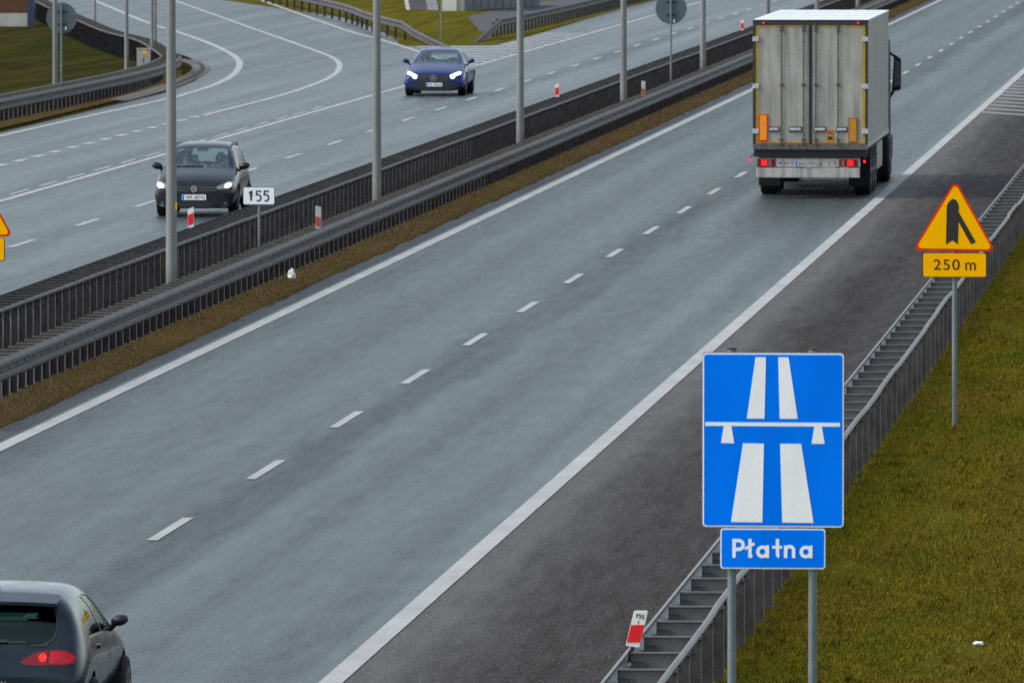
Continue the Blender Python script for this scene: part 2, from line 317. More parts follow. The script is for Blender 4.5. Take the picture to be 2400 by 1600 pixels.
def round_poly(pts, r, n=6):
    out = []; N = len(pts)
    for i in range(N):
        p = Vector(pts[i]); a = Vector(pts[i - 1]); b = Vector(pts[(i + 1) % N]); u = (a - p).normalized(); v = (b - p).normalized()
        ang = math.acos(max(-1, min(1, u.dot(v)))); d = r / math.tan(ang / 2); c = p + (u + v).normalized() * (r / math.sin(ang / 2))
        s, e = p + u * d, p + v * d; a0 = math.atan2(s.y - c.y, s.x - c.x); a1 = math.atan2(e.y - c.y, e.x - c.x)
        da = (a1 - a0 + math.pi) % (2 * math.pi) - math.pi
        for k in range(n + 1): t = a0 + da * k / n; out.append((c.x + r * math.cos(t), c.y + r * math.sin(t)))
    return out
def arc(cx, cz, r, a0, a1, n=14): return [(cx + r * math.cos(math.radians(a0 + (a1 - a0) * k / n)), cz + r * math.sin(math.radians(a0 + (a1 - a0) * k / n))) for k in range(n + 1)]
def text_mesh(body, width, height, depth=0.002, spacing=1.0, bold=0.0):
    cu = bpy.data.curves.new("lettering", 'FONT'); cu.body = body; cu.extrude = 0.02; cu.space_character = spacing; cu.offset = bold
    o = bpy.data.objects.new("lettering", cu); COL.objects.link(o); dg = bpy.context.evaluated_depsgraph_get(); dg.update()
    me = bpy.data.meshes.new_from_object(o.evaluated_get(dg)); bpy.data.objects.remove(o)
    v = np.array([x.co[:] for x in me.vertices]); lo, hi = v.min(0), v.max(0)
    v[:, 0] = (v[:, 0] - (lo[0] + hi[0]) / 2) * width / (hi[0] - lo[0]); v[:, 1] = (v[:, 1] - (lo[1] + hi[1]) / 2) * height / (hi[1] - lo[1])
    z = (v[:, 2] - lo[2]) / (hi[2] - lo[2]) * depth
    w = np.stack([v[:, 0], -z, v[:, 1]], 1)                 # facing -Y
    me.vertices.foreach_set("co", w.astype(np.float32).ravel()); me.update(); return me

# ------------------------------------------------------------------ ground, roads and markings
KX, KV = [-29.0, -25.5, -17.4, -13.4, -9.4, 0.0], [0.0022, 0.0021, 0.0008, 0.0004, 0.0002, 0.0]
def RX(x0, y): return x0 + float(np.interp(x0, KX, KV)) * (y - 140.0)           # the lines drift apart very slowly
def sheet(name, poly, z, m, kind='structure'):
    bm = bmesh.new(); vs = [bm.verts.new((x, y, z)) for x, y in poly]; f = bm.faces.new(vs)
    if f.normal.z < 0 or f.calc_area() >= 0: f.normal_update()
    if f.normal.z < 0: f.normal_flip()
    bmesh.ops.triangulate(bm, faces=bm.faces); me = bpy.data.meshes.new(name); bm.to_mesh(me); bm.free()
    return tag(link(name, me, m), kind=kind)
sheet("ground", [(-2500, -300), (2500, -300), (2500, 4000), (-2500, 4000)], -0.03, M['far_grass'])
sheet("carriageway", [(RX(-18.05, 40), 40), (-9.36, 40), (RX(-9.36, 900), 900), (RX(-18.05, 900), 900)], 0.0, M['road'])
sheet("hard_shoulder", [(-9.36, 40), (-5.95, 40), (-5.95, 300), (-5.2, 330), (-4.0, 420), (0.0, 900), (RX(-9.36, 900), 900)], 0.0, M['shoulder'])
left_edge = [(-35.3, 60), (-35.4, 287), (-35.5, 331), (-36.1, 346), (-37.0, 358), (-38.1, 369), (-40.2, 383), (-44.0, 404), (-49.5, 433), (-54.0, 458), (-63.5, 508), (-95, 700)]
sheet("oncoming_carriageway", [(-21.4, 60)] + [(RX(-21.4, 900), 900), (-95, 900)] + left_edge[::-1], 0.0, M['road_l'])
sheet("median", [(RX(-21.4, 40), 40), (RX(-18.05, 40), 40), (RX(-18.05, 900), 900), (RX(-21.4, 900), 900)], -0.004, M['median'])
def strip_poly(xa, xb, y0, y1, wob=0.0, n=120):
    ys = np.linspace(y0, y1, n); L = [(RX(xa, y), y) for y in ys]; R = [(RX(xb, y) + wob * (rng.random() - 0.5), y) for y in ys]
    return L + R[::-1]
sheet("dry_grass_strip", strip_poly(-19.0, -18.02, 120, 700, 0.10, 500), 0.004, M['brown_strip'])
sheet("verge", [(-5.95, 40), (60, 40), (60, 600), (2.0, 600), (-4.0, 420), (-5.2, 330), (-5.95, 300)], -0.012, M['grass_ground'])
sheet("asphalt_edge", [(RX(-18.0, 60), 60), (RX(-17.72, 60), 60), (RX(-17.72, 700), 700), (RX(-18.0, 700), 700)], 0.004, M['strip'])
sheet("gore_verge", [(-34.2, 401.5), (-32.6, 402.5), (-30.6, 403.5), (-30.5, 421), (-30.9, 480), (-30.5, 760), (-82, 760), (-60, 560), (-51.5, 507), (-41.6, 461), (-37.9, 435.5), (-34.9, 411)], 0.008, M['gore_grass'])
Z_MARK = 0.0085
def line_mesh(pts, w):
    mb = MB(); fr = []
    for i, p in enumerate(pts):
        a = Vector(pts[max(i - 1, 0)]); b = Vector(pts[min(i + 1, len(pts) - 1)]); t = (b - a).normalized(); fr.append((p, (t.y, -t.x)))
    vs = [];
    for p, nn in fr: vs += [(p[0] - nn[0] * w / 2, p[1] - nn[1] * w / 2, Z_MARK), (p[0] + nn[0] * w / 2, p[1] + nn[1] * w / 2, Z_MARK)]
    return mb.add(vs, [(2 * i, 2 * i + 1, 2 * i + 3, 2 * i + 2) for i in range(len(pts) - 1)])
def smooth_path(pts, n=8):
    P = [Vector(p) for p in pts]; P = [P[0] * 2 - P[1]] + P + [P[-1] * 2 - P[-2]]; out = []
    for i in range(1, len(P) - 2):
        for k in range(n):
            t = k / n; a, b, c, d = P[i - 1], P[i], P[i + 1], P[i + 2]
            out.append(0.5 * ((2 * b) + (c - a) * t + (2 * a - 5 * b + 4 * c - d) * t * t + (3 * b - a - 3 * c + d) * t ** 3))
    out.append(P[-2]); return [(p.x, p.y) for p in out]
def road_line(name, x0, w, y0=60, y1=900): tag(line_mesh([(RX(x0, y), y) for y in np.linspace(y0, y1, 40)], w).build(name, M['paint']), kind='structure')
road_line("edge_line", -9.45, 0.235); road_line("edge_line", -17.49, 0.235); road_line("edge_line", -29.14, 0.19)
def dashes(name, x0, y_first, step, length, w, count):
    mb = MB()
    for k in range(count):
        y = y_first + k * step - (0.45 if abs(y_first + k * step - 114.25) < 0.1 else 0.0); L = line_mesh([(RX(x0, y - length / 2), y - length / 2), (RX(x0, y + length / 2), y + length / 2)], w); mb.add(L.v, L.f)
    tag(mb.build(name, M['paint']), kind='structure')
dashes("lane_dashes", -13.43, 125.95 - 11.70 * 5, 11.70, 4.1, 0.135, 60)
dashes("lane_dashes", -25.72, 223.0 - 11.28 * 10, 11.28, 4.1, 0.15, 60)
dashes("warning_dashes", -29.44, 241.4 - 5.57 * 15, 5.57, 3.6, 0.10, 29)
L2 = [(-31.62, 305.5), (-31.55, 318), (-31.55, 329), (-31.75, 340), (-32.05, 349), (-32.6, 359), (-33.5, 370), (-34.55, 379.5), (-35.8, 388.5), (-39.0, 409.5), (-43.7, 440), (-53.95, 507), (-60, 547)]
mb = line_mesh(smooth_path(L2), 0.20)
for k in range(34):
    y = 289.4 - 3.62 * (k - 4)
    if y > 305: continue
    x = -31.77 - (289.4 - y) * 0.0066; q = line_mesh([(x - 0.005, y - 0.85), (x + 0.005, y + 0.85)], 0.27); mb.add(q.v, q.f)
tag(mb.build("ramp_line", M['paint']), kind='structure')
L1 = [(-35.15, 200), (-34.98, 285), (-34.62, 322.6), (-34.68, 330), (-34.95, 341), (-35.6, 353), (-36.55, 365), (-37.7, 376.5), (-39.5, 390.5), (-42.4, 410), (-45.75, 430.5), (-49.2, 451), (-57.8, 507), (-64, 548)]
tag(line_mesh(smooth_path(L1), 0.24).build("ramp_edge_line", M['paint']), kind='structure')
L3 = [(-56, 548), (-49.8, 507.4), (-39.36, 435.5), (-36.0, 414.5), (-32.45, 391.3), (-28.9, 366.5)]
tag(line_mesh(smooth_path(L3), 0.22).build("ramp_edge_line", M['paint']), kind='structure')
mb = MB()
def band(xa, xb, y, t, slope=0.0): mb.add([(xa, y - t / 2 + slope * xa, Z_MARK), (xb, y - t / 2 + slope * xb, Z_MARK), (xb, y + t / 2 + slope * xb, Z_MARK), (xa, y + t / 2 + slope * xa, Z_MARK)], [(0, 1, 2, 3)])
for k in range(14):
    y = 371.5 + k * 4.15
    xa = float(np.interp(y, [366.5, 391.3, 401.5], [-28.9, -32.25, -33.6])) + 0.12 if y < 401 else -30.45
    band(xa, RX(-29.14, y) - 0.12, y, 1.55)
tag(mb.build("gore_hatching", M['paint']), kind='structure')
mb = MB()
for k in range(11):
    y = 310.6 + k * 3.95; xb = float(np.interp(y, [310, 350], [-5.9, -9.0]))
    band(-9.26, xb, y - 2.26 * 9.27, 1.75, -2.26)
tag(mb.build("shoulder_hatching", M['worn_paint']), kind='structure')
tag(line_mesh([(-9.1, 353), (-8.4, 343), (-6.2, 316)], 0.2).build("hatching_border", M['paint']), kind='structure')
sheet("dry_verge", [(-37.0, 200), (-35.75, 200), (-35.85, 300), (-35.95, 325), (-36.2, 338), (-36.9, 350), (-38.2, 362), (-38.8, 362), (-37.4, 348), (-37.0, 335)], 0.012, M['brown_strip'])
gut = smooth_path([(-35.6, 322), (-35.72, 331), (-35.95, 340), (-36.4, 350), (-37.1, 360.5), (-38.0, 369), (-39.4, 378)])
fr = [];
for i, p in enumerate(gut):
    a, b = Vector(gut[max(0, i - 1)]), Vector(gut[min(len(gut) - 1, i + 1)]); t = (b - a).normalized(); fr.append((p, (t.y, -t.x)))
tag(MB().sweep([(-0.62, -0.01), (-0.62, 0.03), (-0.35, 0.03), (-0.2, -0.005), (0.0, 0.02), (0.0, -0.01)], fr).build("gutter", M['gutter']), kind='structure')
mb = MB()
for i in range(18, len(gut) - 6, 2):
    p, nn = fr[i]; mb.box((p[0] - nn[0] * 0.28, p[1] - nn[1] * 0.28, 0.03), (0.16, 0.5, 0.02))
tag(mb.build("drain_slots", M['slate']), kind='structure')

# ------------------------------------------------------------------ grass blades
def blades(name, xs, ys, hmin, hmax, m, w=0.006, z=-0.012):
    n = len(xs); ang = rng.random(n) * 2 * np.pi; lean = 0.35 + 0.6 * rng.random(n); hh = hmin + (hmax - hmin) * rng.random(n) ** 1.5
    la = rng.random(n) * 2 * np.pi
    base = np.stack([xs, ys, np.full(n, z)], 1); dx = np.stack([np.cos(ang), np.sin(ang), np.zeros(n)], 1) * (w * (0.7 + 0.8 * rng.random(n)))[:, None]
    tip = base + np.stack([np.cos(la) * lean * hh, np.sin(la) * lean * hh, hh], 1)
    mid = base + np.stack([np.cos(la) * lean * hh * 0.3, np.sin(la) * lean * hh * 0.3, hh * 0.6], 1)
    V = np.stack([base - dx, base + dx, mid + dx * 0.7, tip, mid - dx * 0.7], 1).reshape(-1, 3)
    me = bpy.data.meshes.new(name); me.vertices.add(5 * n); me.vertices.foreach_set("co", V.astype(np.float32).ravel())
    me.loops.add(5 * n); me.loops.foreach_set("vertex_index", np.arange(5 * n, dtype=np.int32))
    me.polygons.add(n); me.polygons.foreach_set("loop_start", np.arange(0, 5 * n, 5, dtype=np.int32)); me.polygons.foreach_set("loop_total", np.full(n, 5, dtype=np.int32))
    me.update(calc_edges=True); me.materials.append(m)
    return tag(link(name, me, None), kind='stuff')
n = 800000
ys = 96 + 150 * rng.random(n) ** 1.25; xs = -5.85 + (np.minimum(6.5, 0.6 + (246 - ys) * 0.06 + 1.0)) * rng.random(n)
keep = (np.sin(xs * 2.1 + 1.3 * np.sin(ys * 0.21)) * np.sin(ys * 0.33 + xs * 0.7) + 0.9 * rng.random(n)) > -0.25
nt = 900; ty = 97 + 150 * rng.random(nt) ** 1.2; tx = -5.7 + np.minimum(6.5, 1.6 + (246 - ty) * 0.06) * rng.random(nt); per = 70
bx_ = (tx[:, None] + 0.045 * rng.standard_normal((nt, per))).ravel(); by_ = (ty[:, None] + 0.06 * rng.standard_normal((nt, per))).ravel()
blades("grass_tussocks", bx_, by_, 0.05, 0.13, M['blades'], 0.0035)
blades("verge_grass", xs[keep], ys[keep], 0.02, 0.062, M['blades'], 0.0038)
n = 130000
ys = 138 + 250 * rng.random(n) ** 1.6; e = rng.random(n); x0 = -19.0 + 1.0 * e; xs = x0 + 0.0008 * (ys - 140)
keep = rng.random(n) < np.clip(1.25 - 0.9 * e + 0.35 * np.sin(ys * 0.5) + 0.3 * np.sin(ys * 0.17), 0.1, 1)
blades("dry_verge_grass", xs[keep], ys[keep], 0.01, 0.035, M['dry_blades'], 0.005, 0.004)

# ------------------------------------------------------------------ guardrails
def resample(path, step):
    P = [Vector(p) for p in path]; out = [P[0].copy()]; acc = 0.0; cur = P[0].copy(); i = 1
    while i < len(P):
        d = (P[i] - cur).length
        if acc + d >= step: cur = cur + (P[i] - cur) * ((step - acc) / d); out.append(cur.copy()); acc = 0.0
        else: acc += d; cur = P[i].copy(); i += 1
    return out
BEAM = [(0.045, 0.755), (0.055, 0.745), (0.105, 0.705), (0.105, 0.655), (0.035, 0.61), (0.035, 0.57), (0.105, 0.525), (0.105, 0.475), (0.055, 0.44), (0.045, 0.43)]
BEAM = BEAM + [(d - 0.012, z) for d, z in BEAM[::-1]]
def post_mesh(h):
    mb = MB(); mb.bx(-0.05, 0.05, -0.004, 0.004, -0.2, h); mb.bx(-0.062, 0.062, -0.055, 0.012, h, h + 0.012); k = len(mb.f)
    mb.bx(-0.056, -0.049, -0.05, 0.006, -0.2, h - 0.002); mb.bx(0.049, 0.056, -0.05, 0.006, -0.2, h - 0.002)
    me = mesh_from("post", mb.v, mb.f)
    for i, p in enumerate(me.polygons): p.material_index = 0 if i < k else 1
    return me
def crossbar_mesh(L):
    mb = MB(); mb.bx(0.03, L - 0.03, -0.03, 0.03, 0.728, 0.742); mb.bx(0.03, L - 0.03, -0.004, 0.004, 0.60, 0.728); mb.bx(0.03, L - 0.03, -0.02, 0.02, 0.588, 0.60)
    for x, z in ((0.10, 0.69), (0.16, 0.69), (0.13, 0.63)): mb.lathe_x([(0, 0.012), (0.001, 0.012)], x, (-0.008, z), 8) if False else mb.bx(x - 0.01, x + 0.01, -0.014, -0.004, z - 0.01, z + 0.01)
    mb.bx(L - 0.15, L - 0.035, -0.13, 0.02, 0.655, 0.665); mb.bx(L - 0.165, L - 0.15, -0.13, 0.02, 0.56, 0.665)
    return mesh_from("crossbar", mb.v, mb.f)
def guardrail(label, path, side, step, reach=0.5, mats=('steel', 'steel_light', 'steel_dark', 'steel'), post_h=0.70, tube_jit=0.012, group=None, end_drop=None, limit=100, tube=True):
    pts = resample(path, step); N = len(pts); fr = []
    for i, p in enumerate(pts):
        t = (pts[min(i + 1, N - 1)] - pts[max(i - 1, 0)]).normalized(); fr.append((p, Vector((t.y, -t.x)) * side, t))
    o = pts[0].to_3d(); root = empty("guardrail", o, label, "guardrail", group)
    drop = lambda i: 0.0 if not end_drop else -0.72 * max(0.0, 1 - i / end_drop)
    mb = MB(); n = len(BEAM); vs = []; fs = []
    for i, (p, nn, t) in enumerate(fr):
        for d, z in BEAM: vs.append((p.x + nn.x * (reach + d - 0.05), p.y + nn.y * (reach + d - 0.05), z + drop(i)))
    for i in range(N - 1):
        for k in range(n): a = i * n + k; b = i * n + (k + 1) % n; fs.append((a, b, b + n, a + n))
    mb.add(vs, fs); mb.build("beam", M[mats[0]], root, o)
    if reach > 0.2 and tube:
        j = 0; tp = []
        for i, (p, nn, t) in enumerate(fr):
            if i % 3 == 0: j = (random.random() - 0.5) * 2 * tube_jit
            tp.append((p.x + nn.x * j, p.y + nn.y * j, post_h + 0.045 + drop(i)))
        MB().tube(tp, 0.034, 10).build("top_tube", M[mats[1]], root, o, smooth=True)
    pm = post_mesh(post_h); pm.materials.append(M[mats[2]]); pm.materials.append(M['flange']); cm = crossbar_mesh(reach); cm.materials.append(M[mats[3]])
    rest = {'post': MB(), 'crossbar': MB()}
    for i, (p, nn, t) in enumerate(fr):
        if end_drop and i < end_drop * 0.75: continue
        rz = math.atan2(nn.y, nn.x)
        for nm, me in (('post', pm), ('crossbar', cm)):
            if nm == 'crossbar' and reach <= 0.2: continue
            z = drop(i)
            if i < limit: link(nm, me, None, root, (p.x - o.x, p.y - o.y, z), (0, 0, rz))
            else:
                R = Matrix.Translation((p.x - o.x, p.y - o.y, z)) @ Matrix.Rotation(rz, 4, 'Z'); rest[nm].add([R @ v.co for v in me.vertices], [tuple(q.vertices) for q in me.polygons])
    for nm, m_ in (('post', mats[2]), ('crossbar', mats[3])):
        if rest[nm].v: tag(rest[nm].build(nm, M[m_], root), kind='stuff')
    return root
def bolts(root, path, side, reach, step=1.0):
    o = root.location; mb = MB(); sp = MB()
    for i, p in enumerate(resample(path, step)[:190]):
        q = Vector((p.x + side * (reach - 0.012), p.y, 0.59)) - o; mb.box(q, (0.012, 0.035, 0.03))
        if i % 4 == 0:
            for z in (0.70, 0.66, 0.52, 0.48): mb.box(Vector((p.x + side * (reach + 0.058), p.y + 0.1, z)) - o, (0.012, 0.03, 0.025))
            sp.box(Vector((p.x + side * (reach + 0.057), p.y, 0.68)) - o, (0.008, 0.32, 0.05)); sp.box(Vector((p.x + side * (reach + 0.057), p.y, 0.50)) - o, (0.008, 0.32, 0.05))
    tag(mb.build("bolt", M['black'], root), kind='stuff'); tag(sp.build("splice_plate", M['flange'], root), kind='stuff')
def lin(x0, y0, y1, n=60): return [(RX(x0, y), y) for y in np.linspace(y0, y1, n)]
guardrail("galvanised roadside guardrail with crossbars and top tube beside the right hand grass verge", [(-5.68, y) for y in np.linspace(92.2, 300, 50)], -1, 1.95, 0.52, ('steel_light', 'steel_light', 'post_r', 'steel_light'), tube_jit=0.02)
gm = guardrail("median guardrail nearer the truck lanes, its beam facing the brown grass strip", lin(-18.98, 146, 620), 1, 1.0, 0.42, ('steel', 'steel', 'steel_dark', 'crossbar'), limit=100, tube=False)
bolts(gm, lin(-18.98, 146, 620), 1, 0.42)
guardrail("median guardrail beside the oncoming lanes, standing behind the tall lighting columns", lin(-20.45, 160, 620), -1, 1.0, 0.68, ('steel', 'steel', 'steel_dark', 'steel'), limit=100)
nose = [(-37.05, 240), (-36.75, 290), (-36.5, 318), (-36.6, 332), (-37.0, 342)] + [(-37.5, 349), (-38.3, 355), (-39.4, 363), (-41.5, 377), (-44.3, 392), (-48.0, 415), (-53.5, 450), (-58, 480), (-66, 530)]
guardrail("dark guardrail curving around the grassy nose below the slip road", smooth_path(nose, 6), 1, 1.0, 0.6, ('steel', 'steel', 'steel_dark', 'crossbar'), limit=100)
guardrail("guardrail with spaced dark posts along the slip road, ramped down at the gore", smooth_path([(-31.9, 399.5), (-34.35, 410), (-37.6, 430), (-41.3, 456), (-50, 507), (-57, 550)], 8), -1, 4.4, 0.1, ('steel', 'steel', 'steel_dark', 'steel'), end_drop=3)
guardrail("guardrail along the main road side of the gore grass, ramped down at its near end", smooth_path([(-31.9, 408), (-31.6, 425), (-31.3, 450), (-31.2, 480), (-31.0, 600)], 8), 1, 1.6, 0.14, ('steel', 'steel', 'steel', 'steel'), end_drop=7)

# ------------------------------------------------------------------ lighting columns and plain posts
def column(name, x, y, label, r0=0.105, r1=0.055, h=11.0, group=None, arm=1.6, adir=-1, sticker=False):
    root = empty(name, (x, y, 0), label, "lamp post", group)
    mb = MB(); mb.tube([(0, 0, -0.1), (0, 0, h * 0.25), (0, 0, h * 0.5), (0, 0, h * 0.75), (0, 0, h)], r0, 20, True, r1); mb.build("column", M['pole'], root, smooth=True)
    MB().box((0, 0, 0.02), (r0 * 3.2, r0 * 3.2, 0.03)).build("base_plate", M['steel'], root)
    MB().tube([(0, 0, h), (adir * arm * 0.3, 0, h + 0.25), (adir * arm, 0, h + 0.4)], r1 * 0.8, 10).build("arm", M['pole'], root, smooth=True)
    MB().box((adir * (arm + 0.3), 0, h + 0.4), (0.7, 0.3, 0.12)).build("lamp_head", M['steel'], root, bevel=0.03)
    if sticker: MB().bx(r0 * 0.74, r0 * 0.99, -r0 * 0.66, -r0 * 0.2, 1.67, 1.80).build("sticker", M['yellow'], root)
    return root
lab = ["thick grey lighting column in front of the dark grey hatch windscreen, nearest in the median", "second median lighting column, left of the blue car", "third median lighting column, right of the blue car", "median lighting column left of the round sign back",
       "median lighting column right of the round sign back", "median lighting column rising behind the left part of the truck roof", "median lighting column behind the middle of the truck roof", "farthest median lighting column behind the right part of the truck roof"]
lab[0] = "thick grey lighting column in the median crossing the dark grey car, nearest of its row"
for k, (y, x) in enumerate(((184.9, -19.70), (225.8, -19.65), (266.9, -19.60), (307.1, -19.55), (347.4, -19.51), (388.6, -19.46), (427.5, -19.41), (466.1, -19.37))):
    column("lighting_column", x, y, lab[k], r0=0.102, group="lighting columns along the median", sticker=(k == 0))
column("lighting_column", -37.45, 318.5, "grey lighting column in front of the left hand round sign back", 0.085, 0.05, 9, "columns inside the grassy nose", 1.2, 1)
column("lighting_column", -39.55, 357.0, "slim lighting column rising left of the pale cabinet on the grassy nose", 0.075, 0.045, 9, "columns inside the grassy nose", 1.2, 1)
column("lighting_column", -39.55, 365.0, "slim column touching the right edge of the pale cabinet", 0.062, 0.04, 9, "columns inside the grassy nose", 1.2, 1)
column("lighting_column", -40.9, 378.5, "slim column just right of the pale cabinet, second of the pair", 0.062, 0.04, 9, "columns inside the grassy nose", 1.2, 1)
column("lighting_column", -47.8, 420.0, "thinnest column, in front of the slip road guardrail at the top left", 0.06, 0.04, 8, "columns inside the grassy nose", 1.0, 1)

# ------------------------------------------------------------------ signs
def digits(text, width, height, sw, depth=0.003):
    # plain road sign digits drawn as strokes in a 0..1 box each, laid out left to right
    G_ = {'1': [[(0.18, 0.80), (0.52, 0.97), (0.52, 0.0)]], '5': [[(0.88, 0.95), (0.20, 0.95), (0.15, 0.56), (0.30, 0.61)] + [(0.44 + 0.40 * math.cos(math.radians(a)), 0.31 + 0.30 * math.sin(math.radians(a))) for a in range(85, -136, -15)]]}
    mb = MB(); n = len(text); cw = width / n; q = 0
    for i, ch in enumerate(text):
        for st_ in G_[ch]: q += 1; mb.stroke([((i - n / 2) * cw + x * cw * 0.86 + cw * 0.04, z * height - height / 2) for x, z in st_], sw, -depth - q * 1e-4, 0)
    return mesh_from("lettering", mb.v, mb.f)
def round_sign(x, y, zc, r, label, stick):
    root = empty("round_sign", (x, y, 0), label, "road sign", "round signs seen from behind")
    MB().tube([(0, 0, -0.1), (0, 0, zc + r * 0.9)], 0.032, 12).build("post", M['sign_post'], root, smooth=True)
    P = [(r * math.cos(a), zc + r * math.sin(a)) for a in np.linspace(0, 2 * math.pi, 48, endpoint=False)]
    MB().prism(P, 0.05, 0.075).build("disc", M['alu'], root)
    mb = MB(); mb.bx(-0.16, 0.16, 0.02, 0.05, zc + 0.18, zc + 0.22); mb.bx(-0.16, 0.16, 0.02, 0.05, zc - 0.22, zc - 0.18); mb.build("clamp", M['steel_dark'], root)
    MB().bx(stick[0] - 0.025, stick[0] + 0.025, 0.046, 0.05, zc + stick[1] - 0.05, zc + stick[1] + 0.05).build("sticker", M['white'], root)
round_sign(-19.53, 330.0, 2.68, 0.487, "grey back of a round sign on a thin post in the median", (0.09, -0.39))
round_sign(-39.95, 341.5, 2.15, 0.50, "grey back of a round sign behind a column on the grassy nose", (0.14, -0.33))

# big blue motorway sign (scale: one unit of the traced drawing is K metres)
K = 91.0 / 24900 / 2.94
bx, by, bz = -4.49, 90.7, 0.0
root = empty("motorway_sign", (bx, by, bz), "large blue motorway sign with white road symbol on two grey posts", "road sign")
def SB(px, py): return ((px - 621) * K, 8.4 - (800 + py / 2.94 + 411) * 91.0 / 24900)
def quad(*p): return [SB(*q) for q in p]
x0, z1 = SB(135, 72); x1, z0 = SB(1108, 1270)
MB().prism(rrect(x0 - 0.004, x1 + 0.004, z0 - 0.004, z1 + 0.006, 0.035), 0.0, 0.025).build("panel", M['alu'], root)
MB().prism(rrect(x0, x1, z0, z1, 0.033), -0.003, 0.0).build("border", M['white'], root)
MB().prism(rrect(x0 + 0.0125, x1 - 0.0125, z0 + 0.0125, z1 - 0.0125, 0.022), -0.006, -0.003).build("face", M['blue'], root)
mb = MB()
for q in ([(500, 100), (571, 100), (562, 523), (440, 523)], [(656, 100), (727, 100), (791, 523), (667, 523)], [(155, 548), (1082, 550), (1082, 576), (155, 574)],
          [(281, 575), (334, 575), (354, 694), (262, 692)], [(905, 577), (957, 577), (977, 695), (886, 695)], [(414, 693), (558, 695), (548, 1238), (332, 1236)], [(670, 695), (815, 696), (901, 1240), (685, 1238)]):
    mb.prism(quad(*q), -0.009, -0.006)
mb.build("road_symbol", M['white'], root)
for px in (335, 893):
    xx = SB(px, 0)[0]; MB().tube([(xx, 0.063, -0.1), (xx, 0.063, z1 + 0.03)], 0.0375, 20).build("post", M['sign_post'], root, smooth=True)
    MB().tube([(xx, 0.063, z1 + 0.028), (xx, 0.063, z1 + 0.042)], 0.042, 20).build("cap", M['black'], root)
mb = MB()
for px in (335, 893):
    for py in (300, 1050, 1420): xx, zz = SB(px, py); mb.bx(xx - 0.06, xx + 0.06, 0.02, 0.055, zz - 0.02, zz + 0.02)
mb.build("clamp", M['steel'], root)
x0, z1 = SB(258, 1280); x1, z0 = SB(982, 1558)
pl = MB().prism(rrect(x0 - 0.004, x1 + 0.004, z0 - 0.004, z1 + 0.002, 0.028), 0.0, 0.025).build("name_plate", M['alu'], root)
MB().prism(rrect(x0, x1, z0, z1, 0.026), -0.003, 0.0).build("border", M['white'], pl)
MB().prism(rrect(x0 + 0.011, x1 - 0.011, z0 + 0.011, z1 - 0.011, 0.018), -0.006, -0.003).build("face", M['blue'], pl)
mb = MB(); SW = 23 * K; d = [0]
def st(pts, w=SW): d[0] += 0.00012; mb.stroke([SB(*p) for p in pts], w, -0.0085 - d[0], -0.006)
def sarc(cx, cy, r, a0, a1): return [(cx + r * math.cos(math.radians(a)), cy - r * math.sin(math.radians(a))) for a in np.linspace(a0, a1, 20)]
st([(353, 1352), (353, 1482)]); st([(353, 1364), (384, 1364)] + sarc(386, 1394, 30, 90, -90) + [(353, 1424)])
st([(463, 1352), (463, 1482)]); st([(428, 1421), (494, 1384)], SW * 0.85); st([(463, 1470), (480, 1472)], SW * 0.8)
for cx in (549, 848): st(sarc(cx, 1440, 32, 0, 360)); st([(cx + 34, 1396), (cx + 34, 1482)])
st([(653, 1352), (653, 1455)] + sarc(671, 1455, 18, 180, 250)[1:]); st([(616, 1408), (684, 1408)], SW * 0.85)
st([(709, 1396), (709, 1482)]); st([(709, 1436)] + sarc(737, 1430, 27, 170, 0) + [(764, 1482)])
mb.build("lettering", M['white'], pl)

def works_sign(x, y, label, lean=0.0, z=0.0):
    k = 148.6 / 24900 / 2.94
    root = empty("roadworks_sign", (x, y, z), label, "road sign", "yellow lane merge signs", (0, lean, 0))
    T = lambda px, py: ((px - 1873) * k, 8.4 - (400 + py / 2.94 + 411) * 148.6 / 24900)
    tri = [T(1878, 56), T(1583, 545), T(2157, 552)]
    MB().prism(round_poly([(a * 1.004, b) for a, b in tri], 0.062), 0.0, 0.025).build("panel", M['alu'], root)
    MB().prism(round_poly(tri, 0.06), -0.004, 0.0).build("border", M['red'], root)
    tri2 = [T(1878, 84), T(1608, 529), T(2133, 536)]
    MB().prism(round_poly(tri2, 0.042), -0.008, -0.004).build("face", M['yellow'], root)
    mb = MB(); mb.prism([T(*p) for p in [(1818, 238), (1830, 212), (1845, 196), (1862, 188), (1880, 195), (1892, 212), (1901, 235), (1900, 290), (1895, 500), (1857, 473), (1813, 502)]], -0.012, -0.008)
    mb.prism([T(*p) for p in [(1899, 278), (2018, 485), (1985, 500), (1899, 345)]], -0.0125, -0.008); mb.build("merge_symbol", M['ink'], root)
    x0, z1 = T(1655, 561); x1, z0 = T(2090, 726)
    pl = MB().prism(rrect(x0 - 0.006, x1 + 0.006, z0 - 0.006, z1 + 0.002, 0.03), 0.0, 0.02).build("distance_plate", M['ink'], root)
    MB().prism(rrect(x0 + 0.004, x1 - 0.004, z0 + 0.004, z1 - 0.004, 0.026), -0.004, 0.0).build("face", M['yellow'], pl)
    cx, cz = T(1818, 641); link("lettering", text_mesh("250", 180 * k, 73 * k, 0.003, 1.12, 0.004), M['ink_brown'], pl, (cx, -0.0045, cz))
    cx, cz = T(1982, 652); link("lettering", text_mesh("m", 72 * k, 54 * k, 0.003, 1, 0.004), M['ink_brown'], pl, (cx, -0.0045, cz))
    MB().tube([(0, 0.06, -0.15), (0, 0.06, T(0, 480)[1])], 0.036, 16).build("post", M['sign_post'], root, smooth=True)
    mb = MB()
    for py in (470, 640): zz = T(0, py)[1]; mb.bx(-0.06, 0.06, 0.02, 0.055, zz - 0.02, zz + 0.02)
    mb.build("clamp", M['steel'], root)
